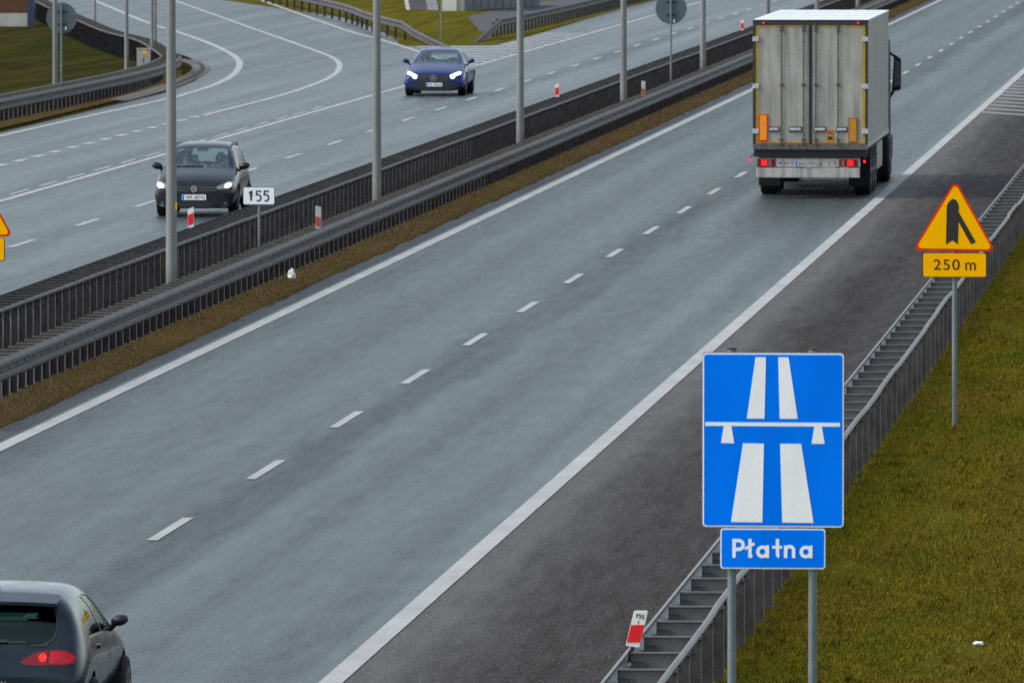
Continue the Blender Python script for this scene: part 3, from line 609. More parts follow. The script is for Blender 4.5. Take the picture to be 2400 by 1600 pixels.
works_sign(-4.81, 148.4, "yellow triangular lane merge sign with 250 m plate on the right grass verge")
works_sign(-19.73, 157.5, "yellow triangular merge sign cut off by the left photo edge in the median", z=-0.187)

root = empty("kilometre_sign", (-19.68, 200.4, 0), "small white kilometre sign reading 155 on a thin post in the median", "road sign")
MB().prism(rrect(-0.305, 0.301, 1.200, 1.541, 0.03), -0.012, 0.01).build("panel", M['ink_green'], root)
MB().prism(rrect(-0.294, 0.290, 1.211, 1.530, 0.024), -0.016, -0.012).build("face", M['white'], root)
link("lettering", digits("155", 0.44, 0.192, 0.032), M['ink_green'], root, (-0.002, -0.0165, 1.371))
MB().tube([(0, 0.03, -0.1), (0, 0.03, 1.45)], 0.028, 12).build("post", M['sign_post'], root, smooth=True)

def delineator(x, y, z, label, w=0.11, h=0.40, lean=0.0, slant=0.05, mats=('plastic_white', 'redpl'), text=None, group="red and white delineators", red=(0.10, 0.62), bracket=True):
    root = empty("delineator", (x, y, z), label, "delineator", group, (0, lean, 0))
    s = slant; hw = w / 2
    P = round_poly([(-hw, 0.0), (hw, s * 0.35), (hw, h), (-hw, h - s)], 0.012, 3)
    MB().prism(P, -0.03, 0.02).build("panel", M[mats[0]], root, bevel=0.008)
    r0, r1 = red[0] * h, red[1] * h
    MB().prism([(-hw + 0.003, r0), (hw - 0.003, r0 + s), (hw - 0.003, r1 + s), (-hw + 0.003, r1)], -0.036, -0.03).build("reflector", M[mats[1]], root)
    if bracket: MB().bx(-0.02, 0.02, 0.0, 0.02, -0.22, 0.03).build("bracket", M['steel'], root)
    if text:
        link("lettering", digits(text[0], w * 0.66, 0.036, 0.008, 0.002), M['ink'], root, (0.002, -0.0305, h - 0.066))
        link("lettering", text_mesh(text[1], 0.008, 0.034, 0.002), M['ink'], root, (0.0, -0.0305, h - 0.125))
delineator(-6.175, 98.35, 0.765, "leaning delineator marked 155 1 on the roadside guardrail, lower right", 0.128, 0.365, math.radians(13.5), 0.032, text=("155", "1"), red=(0.09, 0.55))
delineator(-21.0, 200.6, 0.75, "red and white delineator below the dark grey car, beside the thick column", slant=0.045)
delineator(-20.82, 297.7, 0.75, "red and white delineator left of the fourth column, right of the blue car", slant=0.045)
delineator(-20.69, 394.5, 0.75, "far red and white delineator by the truck's upper left corner", slant=0.045)
delineator(-18.57, 200.6, 0.75, "faded orange and grey delineator in the median between the 155 sign and second column", slant=-0.03, mats=('dullwhite', 'dullred'), red=(0.12, 0.58))
delineator(-18.49, 299.3, 0.75, "faded orange delineator in the median right of the fourth column", slant=-0.03, mats=('dullwhite', 'dullred'), red=(0.05, 0.55))

# litter
def crumple(name, loc, size, label, seed, m):
    bm = bmesh.new(); bmesh.ops.create_icosphere(bm, subdivisions=4, radius=1.0); r = random.Random(seed)
    dirs = [Vector((r.uniform(-1, 1), r.uniform(-1, 1), r.uniform(-1, 1))).normalized() for _ in range(40)]; amp = [r.uniform(-0.55, 0.5) for _ in dirs]
    for v in bm.verts:
        k = 0.9; c = v.co.normalized()
        for dd, a in zip(dirs, amp): k += a * max(0, c.dot(dd)) ** 14
        k += 0.10 * math.sin(9 * c.x + 5 * c.z + seed) * math.sin(11 * c.y - 7 * c.z)
        v.co = Vector((c.x * size[0] * k, c.y * size[1] * k, max(-0.55, c.z * k) * size[2] + size[2] * 0.55))
    me = bpy.data.meshes.new(name); bm.to_mesh(me); bm.free(); tag(link(name, me, m, None, loc), label, "litter")
crumple("plastic_bag", (-18.62, 195.8, 0.0), (0.085, 0.10, 0.10), "crumpled white plastic bag lying against the median guardrail", 3, M['plastic_white'])
crumple("paper_scrap", (-3.27, 108.8, 0.0), (0.05, 0.04, 0.022), "small white paper scrap on the right grass verge", 5, M['white'])

# ------------------------------------------------------------------ far background: noise wall, cabinet, underpass walls
root = empty("noise_wall", (-54.2, 441.2, 0), "brown timber noise wall on a concrete plinth with a navy end post, top left", "wall")
MB().bx(-9, 1.16, 0, 0.25, -0.1, 0.52).build("plinth", M['concrete'], root)
MB().bx(-9, 1.16, 0.03, 0.22, 0.525, 3.6).build("timber_panel", M['brown'], root)
MB().bx(1.17, 1.46, -0.05, 0.3, -0.1, 3.8).build("end_post", M['navy'], root)
root = empty("utility_cabinet", (-39.42, 361.2, 0), "pale grey utility cabinet with a yellow sticker on the grassy nose", "cabinet")
MB().bx(-0.24, 0.24, 0, 0.3, 0.0, 0.72).build("body", M['cabinet'], root, bevel=0.01)
MB().bx(-0.26, 0.26, -0.02, 0.32, 0.722, 0.76).build("roof", M['cabinet'], root)
MB().bx(-0.04, 0.10, -0.006, -0.001, 0.58, 0.69).build("sticker", M['yellow'], root)
mb = MB(); mb.bx(-0.005, 0.005, -0.004, -0.001, 0.05, 0.55); mb.bx(-0.05, -0.03, -0.012, -0.001, 0.3, 0.4); mb.build("door_seam", M['slate'], root)
tag(MB().tube([(-33.48, 413.8, 0), (-33.48, 413.8, 3.2)], 0.035, 10).build("marker_post", M['sign_post'], smooth=True), "thin pale post standing at the tip of the gore grass", "post")
root = empty("underpass_wall", (-37.9, 477, 0), "pale concrete underpass abutment with a ribbed grey wing wall beyond the gore", "wall")
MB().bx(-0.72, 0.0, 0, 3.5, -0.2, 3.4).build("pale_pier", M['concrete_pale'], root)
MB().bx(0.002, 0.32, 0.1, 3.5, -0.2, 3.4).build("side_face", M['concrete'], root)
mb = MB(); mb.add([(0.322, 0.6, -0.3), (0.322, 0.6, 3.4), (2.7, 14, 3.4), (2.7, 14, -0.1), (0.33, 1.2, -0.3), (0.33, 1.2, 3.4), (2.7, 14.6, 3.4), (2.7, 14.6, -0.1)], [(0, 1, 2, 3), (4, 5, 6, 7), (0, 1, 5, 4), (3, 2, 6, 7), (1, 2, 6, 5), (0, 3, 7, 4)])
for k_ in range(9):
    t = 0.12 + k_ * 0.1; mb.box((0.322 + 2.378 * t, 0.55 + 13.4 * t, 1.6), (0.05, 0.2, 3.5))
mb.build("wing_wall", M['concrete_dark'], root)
root = empty("embankment_steps", (-40.2, 480, 0), "dark sloping steps with concrete cheeks left of the pale underpass abutment", "steps")
def slab(xa, xb, m, nm): MB().add([(xa, 0, 0), (xb, 0, 0), (xb - 1.3, 9, 2.6), (xa - 1.3, 9, 2.6), (xa, 0.3, -0.3), (xb, 0.3, -0.3), (xb - 1.3, 9.3, 2.3), (xa - 1.3, 9.3, 2.3)], [(0, 1, 2, 3), (4, 5, 6, 7), (0, 1, 5, 4), (1, 2, 6, 5), (2, 3, 7, 6), (3, 0, 4, 7)]).build(nm, m, root)
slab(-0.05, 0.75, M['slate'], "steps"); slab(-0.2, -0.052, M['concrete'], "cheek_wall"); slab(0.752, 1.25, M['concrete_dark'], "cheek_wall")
sheet("underpass_paving", [(-36.3, 463), (-33.4, 432), (-32.6, 428), (-32.3, 445), (-33.2, 520), (-36.5, 500)], 0.013, M['slate'])

# ------------------------------------------------------------------ vehicles
def surf_mesh(verts, faces, mods):
    me = bpy.data.meshes.new("body"); me.from_pydata(verts, [], faces); me.validate()
    bm = bmesh.new(); bm.from_mesh(me); bmesh.ops.recalc_face_normals(bm, faces=bm.faces); bm.to_mesh(me); bm.free()
    o = bpy.data.objects.new("body", me); COL.objects.link(o)
    for f in mods: f(o)
    dg = bpy.context.evaluated_depsgraph_get(); dg.update(); r = bpy.data.meshes.new_from_object(o.evaluated_get(dg)); bpy.data.objects.remove(o); return r
def cage(stations):
    V, F = [], []; n = 7; m = 2 * n - 2
    for (y, wl_, wm, wb, zl, zm, zb, wt, zt, cr) in stations:
        half = [(0, zl), (wl_, zl), (wm, zm), (wb, zb), (wt, zt), (wt * 0.62, zt + cr * 0.7), (0, zt + cr)]
        V += [(x, y, z) for x, z in half] + [(-x, y, z) for x, z in half[-2:0:-1]]
    N = len(stations)
    for i in range(N - 1):
        for k in range(m): a = i * m + k; b = i * m + (k + 1) % m; F.append((a, b, b + m, a + m))
    for base in (0, (N - 1) * m):
        idx = [base + k for k in range(m)]; R = idx[:n]; L = [idx[0]] + idx[:n - 2:-1]
        L = [idx[0]] + [idx[m - k] for k in range(1, n - 1)] + [idx[n - 1]]
        for k in range(n - 1):
            q = [R[k], R[k + 1], L[k + 1], L[k]]; q2 = []
            for x in q:
                if x not in q2: q2.append(x)
            F.append(tuple(q2))
    return V, F
def solid(mb):
    me = mesh_from("cutter", mb.v, mb.f); o = bpy.data.objects.new("cutter", me); COL.objects.link(o); return o
def patch_fn(bvh):
    def hit(axis, u, z):
        if axis == 'y': o, d = Vector((u, -6, z)), Vector((0, 1, 0))
        elif axis == 'x': o, d = Vector((6, u, z)), Vector((-1, 0, 0))
        else: o, d = Vector((-6, u, z)), Vector((1, 0, 0))
        p, nn, i, dist = bvh.ray_cast(o, d)
        if p is None: p, nn, i, dist = bvh.find_nearest(Vector((u, 0, z)) if axis == 'y' else Vector((0.9 if axis == 'x' else -0.9, u, z)))
        if nn.dot(d) > 0: nn = -nn
        return p, nn
    def patch(poly, axis, off=0.004, th=0.012, n=8, m=8):
        zs0 = [p[1] for p in poly]; lo, hi = min(zs0), max(zs0); e = (hi - lo) * 0.004
        zs = sorted(set([round(z, 5) for z in list(np.linspace(lo + e, hi - e, n)) + [min(max(z, lo + e), hi - e) for z in zs0]]))
        rows = []
        for z in zs:
            xs = []
            for i in range(len(poly)):
                (xa, za), (xb, zb) = poly[i], poly[(i + 1) % len(poly)]
                if (za <= z < zb) or (zb <= z < za): xs.append(xa + (xb - xa) * (z - za) / (zb - za))
            if len(xs) >= 2: rows.append((z, min(xs), max(xs)))
        V, B, F = [], [], []
        for z, a, b in rows:
            for j in range(m + 1):
                p, nn = hit(axis, a + (b - a) * j / m, z); V.append(p + nn * off); B.append(p - nn * th)
        R, C = len(rows), m + 1; K_ = len(V)
        for i in range(R - 1):
            for j in range(m): a = i * C + j; F.append((a, a + 1, a + C + 1, a + C)); F.append((a + K_, a + C + K_, a + C + 1 + K_, a + 1 + K_))
        rim = [j for j in range(C)] + [i * C + m for i in range(1, R)] + [(R - 1) * C + j for j in range(m - 1, -1, -1)] + [i * C for i in range(R - 2, 0, -1)]
        for q in range(len(rim)): a, b = rim[q], rim[(q + 1) % len(rim)]; F.append((a, b, b + K_, a + K_))
        mb = MB(); mb.add(V + B, F); return mb
    return patch, hit
def thick_line(pts, w):
    L, R = [], []; P = [Vector(p) for p in pts]
    for i in range(len(P)):
        t = (P[min(i + 1, len(P) - 1)] - P[max(i - 1, 0)]).normalized(); nn = Vector((-t.y, t.x)) * w / 2; L.append(P[i] + nn); R.append(P[i] - nn)
    return L, R
SOLVER = 'MANIFOLD' if 'MANIFOLD' in bpy.types.BooleanModifier.bl_rna.properties['solver'].enum_items.keys() else 'EXACT'
class Car:
    def __init__(s, loc, label, stations, paint, wheels, wr, front_win, back_win, side_wins, cabin, group, track=0.80, ww=0.21):
        s.root = empty("car", loc, label, "car", group); s.wheels = wheels
        V, F = cage(stations)
        def sub(o): q = o.modifiers.new("s", 'SUBSURF'); q.levels = 3; q.render_levels = 3
        raw = surf_mesh(V, F, [sub]); bm = bmesh.new(); bm.from_mesh(raw); s.bvh = BVHTree.FromBMesh(bm); bm.free()
        s.patch, s.hit = patch_fn(s.bvh)
        cut = []
        mb = MB(); n = 4
        for (y, wb_, zb_, wt_, zt_) in cabin: mb.v += [Vector((-wb_, y, zb_)), Vector((wb_, y, zb_)), Vector((wt_, y, zt_)), Vector((-wt_, y, zt_))]
        N = len(cabin)
        for i in range(N - 1):
            for k in range(4): a = i * 4 + k; b = i * 4 + (k + 1) % 4; mb.f.append((a, b, b + 4, a + 4))
        mb.f += [(0, 1, 2, 3), tuple((N - 1) * 4 + k for k in range(4))]; cut.append(solid(mb))
        ym = (cabin[0][0] + cabin[-1][0]) / 2
        if front_win: q = MB(); q.prism(front_win, -1, ym - 0.3); cut.append(solid(q))
        if back_win: q = MB(); q.prism(back_win, ym + 0.3, 7); cut.append(solid(q))
        for sw in side_wins:
            q = MB(); k = len(sw); q.add([(-2, y, z) for y, z in sw] + [(2, y, z) for y, z in sw], [tuple(range(k)), tuple(range(2 * k - 1, k - 1, -1))] + [(i, (i + 1) % k, k + (i + 1) % k, k + i) for i in range(k)]); cut.append(solid(q))
        for y in wheels:
            for sx in (-1, 1): q = MB(); q.lathe_x([(0, wr + 0.055), (0.5, wr + 0.055)], sx * (track - 0.14) - (0.5 if sx < 0 else 0.0), (y, wr), 40); cut.append(solid(q))
        def boo(o):
            q = o.modifiers.new("s", 'SUBSURF'); q.levels = 3; q.render_levels = 3
            for c in cut: b = o.modifiers.new("b", 'BOOLEAN'); b.object = c; b.operation = 'DIFFERENCE'; b.solver = SOLVER
        me = surf_mesh(V, F, [boo])
        for c in cut: bpy.data.objects.remove(c)
        me.polygons.foreach_set("use_smooth", [True] * len(me.polygons)); me.set_sharp_from_angle(angle=math.radians(32)); me.materials.clear(); me.materials.append(paint)
        s.body = link("body", me, None, s.root)
        for y in wheels:
            for sx in (-1, 1):
                x0 = sx * track; p = [(-ww / 2, wr * 0.62), (-ww / 2, wr - 0.03), (-ww / 2 + 0.03, wr), (ww / 2 - 0.03, wr), (ww / 2, wr - 0.03), (ww / 2, wr * 0.62)]
                w = MB().lathe_x(p, x0, (y, wr), 36).build("wheel", M['rubber'], s.root, smooth=True)
                mb = MB(); ox = x0 + sx * ww * 0.46
                for k in range(5):
                    a = 2 * math.pi * k / 5 + 0.3; ca, sa = math.cos(a), math.sin(a); R_ = wr * 0.62
                    pts = [(0.03, -0.04), (R_, -0.03), (R_, 0.03), (0.03, 0.04)]; vs = []
                    for dx in (0, 0.02):
                        for r_, t_ in pts: vs.append((ox + sx * dx, y + r_ * ca - t_ * sa, wr + r_ * sa + t_ * ca))
                    mb.add(vs, [(0, 1, 2, 3), (4, 5, 6, 7), (0, 1, 5, 4), (1, 2, 6, 5), (2, 3, 7, 6), (3, 0, 4, 7)])
                mb.lathe_x([(0, wr * 0.64), (sx * 0.02, wr * 0.64), (sx * 0.02, wr * 0.58), (0, wr * 0.58)], ox, (y, wr), 30); mb.build("rim", M['steel_light'], w)
        mb = MB(); mb.bx(-track + 0.1, track - 0.1, wheels[0] - 0.3, wheels[-1] + 0.3, 0.17, 0.30); mb.build("underside", M['chassis'], s.root)
    def p(s, name, poly, axis, m, off=0.004, th=0.012, n=8, mm=10, parent=None, smooth=True): return s.patch(poly, axis, off, th, n, mm).build(name, m, parent or s.root, smooth=smooth)
    def line(s, name, pts, w, axis, m, off=0.003, parent=None):
        L, R = thick_line(pts, w); mb = MB()
        for i in range(len(pts) - 1):
            q = s.patch([L[i], L[i + 1], R[i + 1], R[i]], axis, off, 0.01, 2, 1) if abs(L[i][1] - L[i + 1][1]) + abs(R[i][1] - L[i][1]) > 1e-5 else None
            if q: mb.add(q.v, q.f)
        return mb.build(name, m, parent or s.root)
    def plate(s, x, z, w, h, text, axis='y', blue=True, parent=None):
        p, nn = s.hit('y', x, z); y = p.y - 0.02
        o = MB().prism(rrect(x - w / 2, x + w / 2, z - h / 2, z + h / 2, 0.008), y, y + 0.05).build("number_plate", M['white'], s.root)
        MB().bx(x - w / 2 + 0.006, x - w / 2 + 0.05, y - 0.002, y, z - h / 2 + 0.006, z + h / 2 - 0.006).build("country_band", M['blue'], o)
        link("lettering", text_mesh(text, w * 0.80, h * 0.66, 0.002, 1.05, 0.006), M['ink'], o, (x + 0.03, y - 0.0005, z)); return o
    def mirror(s, x, y, z, m, w=0.22, h=0.15, sx=1):
        bm = bmesh.new(); bmesh.ops.create_uvsphere(bm, u_segments=20, v_segments=12, radius=1.0)
        for v in bm.verts:
            v.co = Vector((x + v.co.x * w / 2, y + v.co.y * 0.075, z + v.co.z * h / 2 * (1.0 if v.co.z < 0 else 1.0) + 0.12 * h * v.co.x * sx))
        me = bpy.data.meshes.new("mirror"); bm.to_mesh(me); bm.free(); me.polygons.foreach_set("use_smooth", [True] * len(me.polygons))
        o = link("mirror", me, m, s.root)
        MB().tube([(x - sx * w * 0.25, y, z - h * 0.3), (x - sx * w * 0.62, y + 0.03, z - h * 0.85)], 0.028, 8).build("stalk", M['black'], o); return o
    def seats(s, ys, zb, zt, xs=(-0.36, 0.36), w=0.46, back=0.12):
        for y in ys:
            for x in xs:
                mb = MB(); mb.prism(rrect(x - w / 2, x + w / 2, zb, zt - 0.14, 0.06), y, y + back); o = mb.build("seat", M['interior'], s.root, bevel=0.02)
                MB().prism(rrect(x - 0.13, x + 0.13, zt - 0.15, zt + 0.04, 0.05), y, y + 0.09).build("headrest", M['interior'], o, bevel=0.02)
def mir(poly): return [(-x, z) for x, z in poly][::-1]
def person(loc, label, jacket, lean=0.0, arms=True):
    root = empty("person", loc, label, "person", "people in the dark grey car")
    P = [(0, 0, 0), (0, -0.02, 0.18), (0, -0.01, 0.36), (0, 0.0, 0.50), (0, -0.01, 0.58), (0, -0.03, 0.66), (0, -0.025, 0.74), (0.19, 0.0, 0.47), (0.26, -0.12, 0.26), (0.14, -0.36, 0.30), (-0.19, 0, 0.47), (-0.26, -0.12, 0.26), (-0.14, -0.36, 0.30), (0.10, -0.18, 0.02), (0.12, -0.44, 0.06), (-0.10, -0.18, 0.02), (-0.12, -0.44, 0.06)]
    E_ = [(0, 1), (1, 2), (2, 3), (3, 4), (4, 5), (5, 6), (3, 7), (7, 8), (8, 9), (3, 10), (10, 11), (11, 12), (0, 13), (13, 14), (0, 15), (15, 16)]
    R_ = [(0.15, 0.11), (0.15, 0.11), (0.17, 0.11), (0.11, 0.09), (0.055, 0.055), (0.078, 0.095), (0.07, 0.085), (0.065, 0.065), (0.045, 0.045), (0.03, 0.03), (0.065, 0.065), (0.045, 0.045), (0.03, 0.03), (0.085, 0.085), (0.07, 0.07), (0.085, 0.085), (0.07, 0.07)]
    me = bpy.data.meshes.new("body"); me.from_pydata(P, E_, []); o = bpy.data.objects.new("body", me); COL.objects.link(o)
    q = o.modifiers.new("k", 'SKIN'); sv = me.skin_vertices[0].data
    for i, r in enumerate(R_): sv[i].radius = r
    sv[0].use_root = True
    q = o.modifiers.new("s", 'SUBSURF'); q.levels = 2; q.render_levels = 2
    dg = bpy.context.evaluated_depsgraph_get(); dg.update(); r = bpy.data.meshes.new_from_object(o.evaluated_get(dg)); bpy.data.objects.remove(o)
    r.materials.clear(); r.materials.append(M['skin']); r.polygons.foreach_set("use_smooth", [True] * len(r.polygons)); b = link("body", r, None, root)
    bm = bmesh.new(); bm.from_mesh(r); dl = [f for f in bm.faces if f.calc_center_median().z > 0.52 or (f.calc_center_median().y < -0.3 and f.calc_center_median().z > 0.2)]
    bmesh.ops.delete(bm, geom=dl, context='FACES')
    for v in bm.verts: v.co += v.normal * 0.012
    j = bpy.data.meshes.new("jacket"); bm.to_mesh(j); bm.free(); j.materials.clear(); link("jacket", j, jacket, root)
    def cap(nm, c, s_, m, zmin):
        bm = bmesh.new(); bmesh.ops.create_uvsphere(bm, u_segments=18, v_segments=12, radius=1.0)
        for v in bm.verts: v.co = Vector((c[0] + v.co.x * s_[0], c[1] + v.co.y * s_[1], c[2] + v.co.z * s_[2]))
        h = bpy.data.meshes.new(nm); bm.to_mesh(h); bm.free(); h.polygons.foreach_set("use_smooth", [True] * len(h.polygons)); return link(nm, h, m, root)
    cap("hair", (0, 0.012, 0.735), (0.083, 0.095, 0.085), M['hair'], 0)
    for sx in (-1, 1): cap("ear", (sx * 0.08, 0.0, 0.68), (0.014, 0.025, 0.032), M['skin'], 0); cap("eye", (sx * 0.032, -0.108, 0.695), (0.014, 0.008, 0.008), M['ink'], 0)
    cap("nose", (0, -0.122, 0.665), (0.014, 0.02, 0.024), M['skin'], 0); cap("mouth", (0, -0.108, 0.628), (0.024, 0.008, 0.006), M['red'], 0)
    return root

# --- slate hatchback at the lower left (rear view)
st_h = [(0.0, .60, .70, .70, .24, .44, .60, .60, .70, .02), (0.03, .70, .80, .80, .23, .48, .74, .68, .80, .03), (0.09, .74, .86, .82, .23, .52, .86, .72, .95, .03), (0.20, .76, .90, .84, .22, .60, .92, .74, 1.03, .03),
        (0.42, .78, .91, .85, .22, .68, .96, .74, 1.255, .03), (0.60, .78, .91, .85, .22, .70, .97, .71, 1.365, .035), (0.82, .78, .91, .85, .22, .70, .97, .69, 1.40, .045), (1.5, .78, .89, .85, .22, .68, .96, .68, 1.43, .05),
        (2.1, .78, .89, .85, .22, .68, .95, .67, 1.40, .05), (2.6, .78, .89, .85, .22, .68, .94, .68, 1.25, .04), (3.1, .78, .90, .84, .22, .68, .92, .72, 1.02, .04), (3.6, .78, .90, .82, .22, .68, .86, .66, .91, .04), (4.1, .74, .84, .76, .24, .55, .72, .56, .80, .03), (4.3, .60, .66, .62, .28, .48, .6, .45, .66, .02)]
cab_h = [(0.50, .60, .80, .50, 1.16), (0.75, .66, .5, .50, 1.33), (1.5, .74, .35, .52, 1.39), (2.1, .74, .35, .51, 1.37), (2.6, .74, .45, .52, 1.19), (2.95, .62, .85, .56, 1.0)]
rw = [(-.52, .995), (.52, .995), (.585, 1.03), (.615, 1.12), (.60, 1.22), (.565, 1.29), (.45, 1.325), (0, 1.345), (-.45, 1.325), (-.565, 1.29), (-.60, 1.22), (-.615, 1.12), (-.585, 1.03)]
sw1 = [(0.98, 1.0), (1.86, 0.985), (1.72, 1.20), (1.52, 1.335), (1.20, 1.335), (0.95, 1.27), (0.80, 1.15)]
sw2 = [(1.93, 0.985), (2.80, 0.965), (2.66, 1.05), (2.40, 1.20), (2.12, 1.30), (1.60, 1.345), (1.80, 1.20)]
hb = Car((-11.83, 95.2, 0), "slate grey hatchback seen from behind, cut off at the lower left corner", st_h, M['paint_grey'], (0.86, 3.44), 0.325, rw, [(-.5, 1.0), (.5, 1.0), (.48, 1.25), (-.48, 1.25)], [sw1, sw2], cab_h, "cars on the motorway")
hb.p("rear_window", rw, 'y', M['glass_dark'], n=10, mm=16)
for a_, b_ in zip(rw, rw[1:] + rw[:1]):
    if abs(a_[1] - b_[1]) > 0.001: hb.line("window_surround", [a_, b_], 0.022, 'y', M['black'], 0.006)
hb.line("window_surround", [(-.54, .99), (.54, .988)], 0.03, 'y', M['black'], 0.006)
sp_ = MB(); ys_ = [0.36, 0.42, 0.62]
sp_.add([(x, y, z + 0.022 * (1 - (x / .66) ** 2) - e_) for e_ in (0, 0.03) for y, z in ((0.33, 1.345), (0.62, 1.405)) for x in np.linspace(-.60, .60, 13)], [(i, i + 1, i + 14, i + 13) for i in range(12)] + [(26 + i, 26 + i + 13, 26 + i + 14, 26 + i + 1) for i in range(12)] + [(i, i + 26, i + 27, i + 1) for i in range(12)] + [(13 + i, 14 + i, 40 + i, 39 + i) for i in range(12)] + [(0, 13, 39, 26), (12, 38, 51, 25)])
sp_.build("spoiler", M['paint_grey'], hb.root, smooth=True)
hb.p("windscreen", [(-.6, .98), (.6, .98), (.5, 1.28), (-.5, 1.28)], 'y', M['glass']) if False else None
for ax in ('x', '-x'):
    hb.p("rear_side_window", sw1, ax, M['glass'], off=-0.004, th=0.004); hb.p("front_side_window", sw2, ax, M['glass'], off=-0.004, th=0.004)
    hb.line("window_trim", [(0.99, 1.0), (2.84, 0.955)], 0.016, ax, M['chrome'], 0.006)
    hb.line("door_seam", [(1.90, 0.96), (1.92, 0.4), (1.95, 0.25)], 0.012, ax, M['black'], 0.002)
    hb.line("crease", [(0.55, 0.80), (1.6, 0.70), (2.6, 0.62)], 0.02, ax, M['paint_grey'], 0.006)
    hb.p("door_handle", [(1.38, .86), (1.58, .86), (1.58, .895), (1.38, .895)], ax, M['paint_grey'], 0.02, 0.01, 2, 4)
tl = [(.298, .838), (.36, .885), (.44, .921), (.53, .940), (.64, .945), (.72, .937), (.785, .902), (.812, .86), (.79, .826), (.70, .813), (.44, .808), (.34, .818)]
for sgn, pl_ in ((1, tl), (-1, mir(tl))):
    o = hb.p("tail_light", pl_, 'y', M['lens_red'], 0.006, 0.02, 12, 18)
    q_ = [(.565, .825), (.57, .932), (.66, .934), (.73, .922), (.775, .89), (.79, .86), (.765, .832), (.69, .825)]; hb.p("lamp_lens", q_ if sgn == 1 else mir(q_), 'y', M['lens_bright'], 0.009, 0.0, 8, 8, parent=o)
    hb.line("lens_seam", [(sgn * .555, .935), (sgn * .545, .87), (sgn * .55, .82)], 0.008, 'y', M['black'], 0.010, o)
    hb.p("lit_lamp", [(sgn * .505 + .034 * math.cos(a), .878 + .036 * math.sin(a)) for a in np.linspace(0, 2 * math.pi, 18, endpoint=False)], 'y', M['lamp_red'], 0.010, 0.0, 8, 8, parent=o)
hb.line("bumper_seam", [(.86, .735), (.70, .715), (.0, .70)], 0.008, 'y', M['black'], 0.002); hb.line("bumper_seam", [(-.86, .735), (-.70, .715), (-.0, .70)], 0.008, 'y', M['black'], 0.002)
hb.line("sill_crease", [(1.2, .36), (3.0, .34)], 0.05, 'x', M['black'], 0.003)
hb.p("rear_diffuser", [(-.62, .40), (-.56, .27), (.56, .27), (.62, .40)], 'y', M['black'], 0.004, 0.02, 4, 10)
seam = [(.655, 1.26), (.675, 1.10), (.64, 1.0), (.60, .95)]
for sg in (1, -1):
    hb.line("tailgate_seam", [(sg * x, z) for x, z in seam], 0.008, 'y', M['black'], 0.002); hb.line("tailgate_seam", [(sg * x, z) for x, z in [(.56, .80), (.53, .74), (.46, .67), (.38, .64), (.01, .625)]], 0.008, 'y', M['black'], 0.002)
hb.line("wiper", [(-.30, 1.0), (.18, 1.012)], 0.024, 'y', M['black'], 0.018)
p_, n_ = hb.hit('y', 0.06, .655); link("badge", text_mesh("LEON", 0.20, 0.030, 0.004, 1.3, 0.01), M['chrome'], hb.root, (0.075, p_.y - 0.012, .655))
p_, n_ = hb.hit('y', 0.0, .77); MB().tube([(0, p_.y - 0.015, .77), (0, p_.y + 0.02, .77)], 0.05, 24).build("emblem", M['chrome'], hb.root)
hb.mirror(0.92, 2.62, 1.03, M['black'], 0.165, 0.105); hb.mirror(-0.92, 2.62, 1.03, M['black'], 0.165, 0.105, -1)
hb.seats((0.95, 2.0), 0.45, 1.12); MB().bx(-.6, .6, 2.72, 2.95, .75, .97).build("dashboard", M['dash'], hb.root)
MB().tube([(0.02, .80, 1.44), (0.02, .66, 1.56)], 0.012, 8, True, 0.004).build("antenna", M['black'], hb.root)
# --- dark grey family car (front view)
st_v = [(0.0, 0.67, 0.729, 0.709, 0.19, 0.38, 0.56, 0.6, 0.64, 0.02), (0.04, 0.788, 0.827, 0.808, 0.18, 0.42, 0.62, 0.66, 0.71, 0.03), (0.14, 0.837, 0.877, 0.837, 0.18, 0.45, 0.69, 0.7, 0.765, 0.035), (0.4, 0.847, 0.896, 0.847, 0.18, 0.52, 0.79, 0.72, 0.86, 0.045), (0.8, 0.847, 0.906, 0.847, 0.18, 0.62, 0.9, 0.75, 0.955, 0.045), (1.1, 0.845, 0.904, 0.845, 0.18, 0.66, 0.96, 0.759, 1.02, 0.045), (1.42, 0.839, 0.898, 0.839, 0.18, 0.66, 0.985, 0.727, 1.24, 0.04), (1.85, 0.831, 0.889, 0.831, 0.18, 0.66, 0.99, 0.669, 1.445, 0.04), (2.2, 0.825, 0.882, 0.825, 0.18, 0.66, 0.99, 0.646, 1.505, 0.04), (2.8, 0.814, 0.87, 0.814, 0.18, 0.66, 0.99, 0.637, 1.52, 0.04), (3.5, 0.801, 0.856, 0.791, 0.18, 0.66, 0.99, 0.622, 1.49, 0.04), (4.0, 0.801, 0.847, 0.773, 0.2, 0.66, 0.98, 0.583, 1.37, 0.04), (4.2, 0.726, 0.801, 0.735, 0.22, 0.6, 0.9, 0.564, 1.02, 0.03), (4.34, 0.577, 0.652, 0.596, 0.26, 0.5, 0.7, 0.486, 0.75, 0.02)]
cab_v = [(1.22, .66, .86, .64, 1.03), (1.5, .76, .6, .64, 1.20), (1.9, .76, .35, .585, 1.405), (2.4, .75, .35, .565, 1.455), (3.4, .74, .40, .54, 1.435), (3.95, .72, .8, .52, 1.33)]
fw = [(-.665, 1.035), (.665, 1.035), (.55, 1.405), (.48, 1.43), (0, 1.44), (-.48, 1.43), (-.55, 1.405)]
vs1 = [(1.62, 1.03), (2.55, 1.03), (2.55, 1.40), (2.15, 1.42), (1.98, 1.36)]; vs2 = [(2.63, 1.03), (3.55, 1.04), (3.50, 1.36), (2.63, 1.40)]
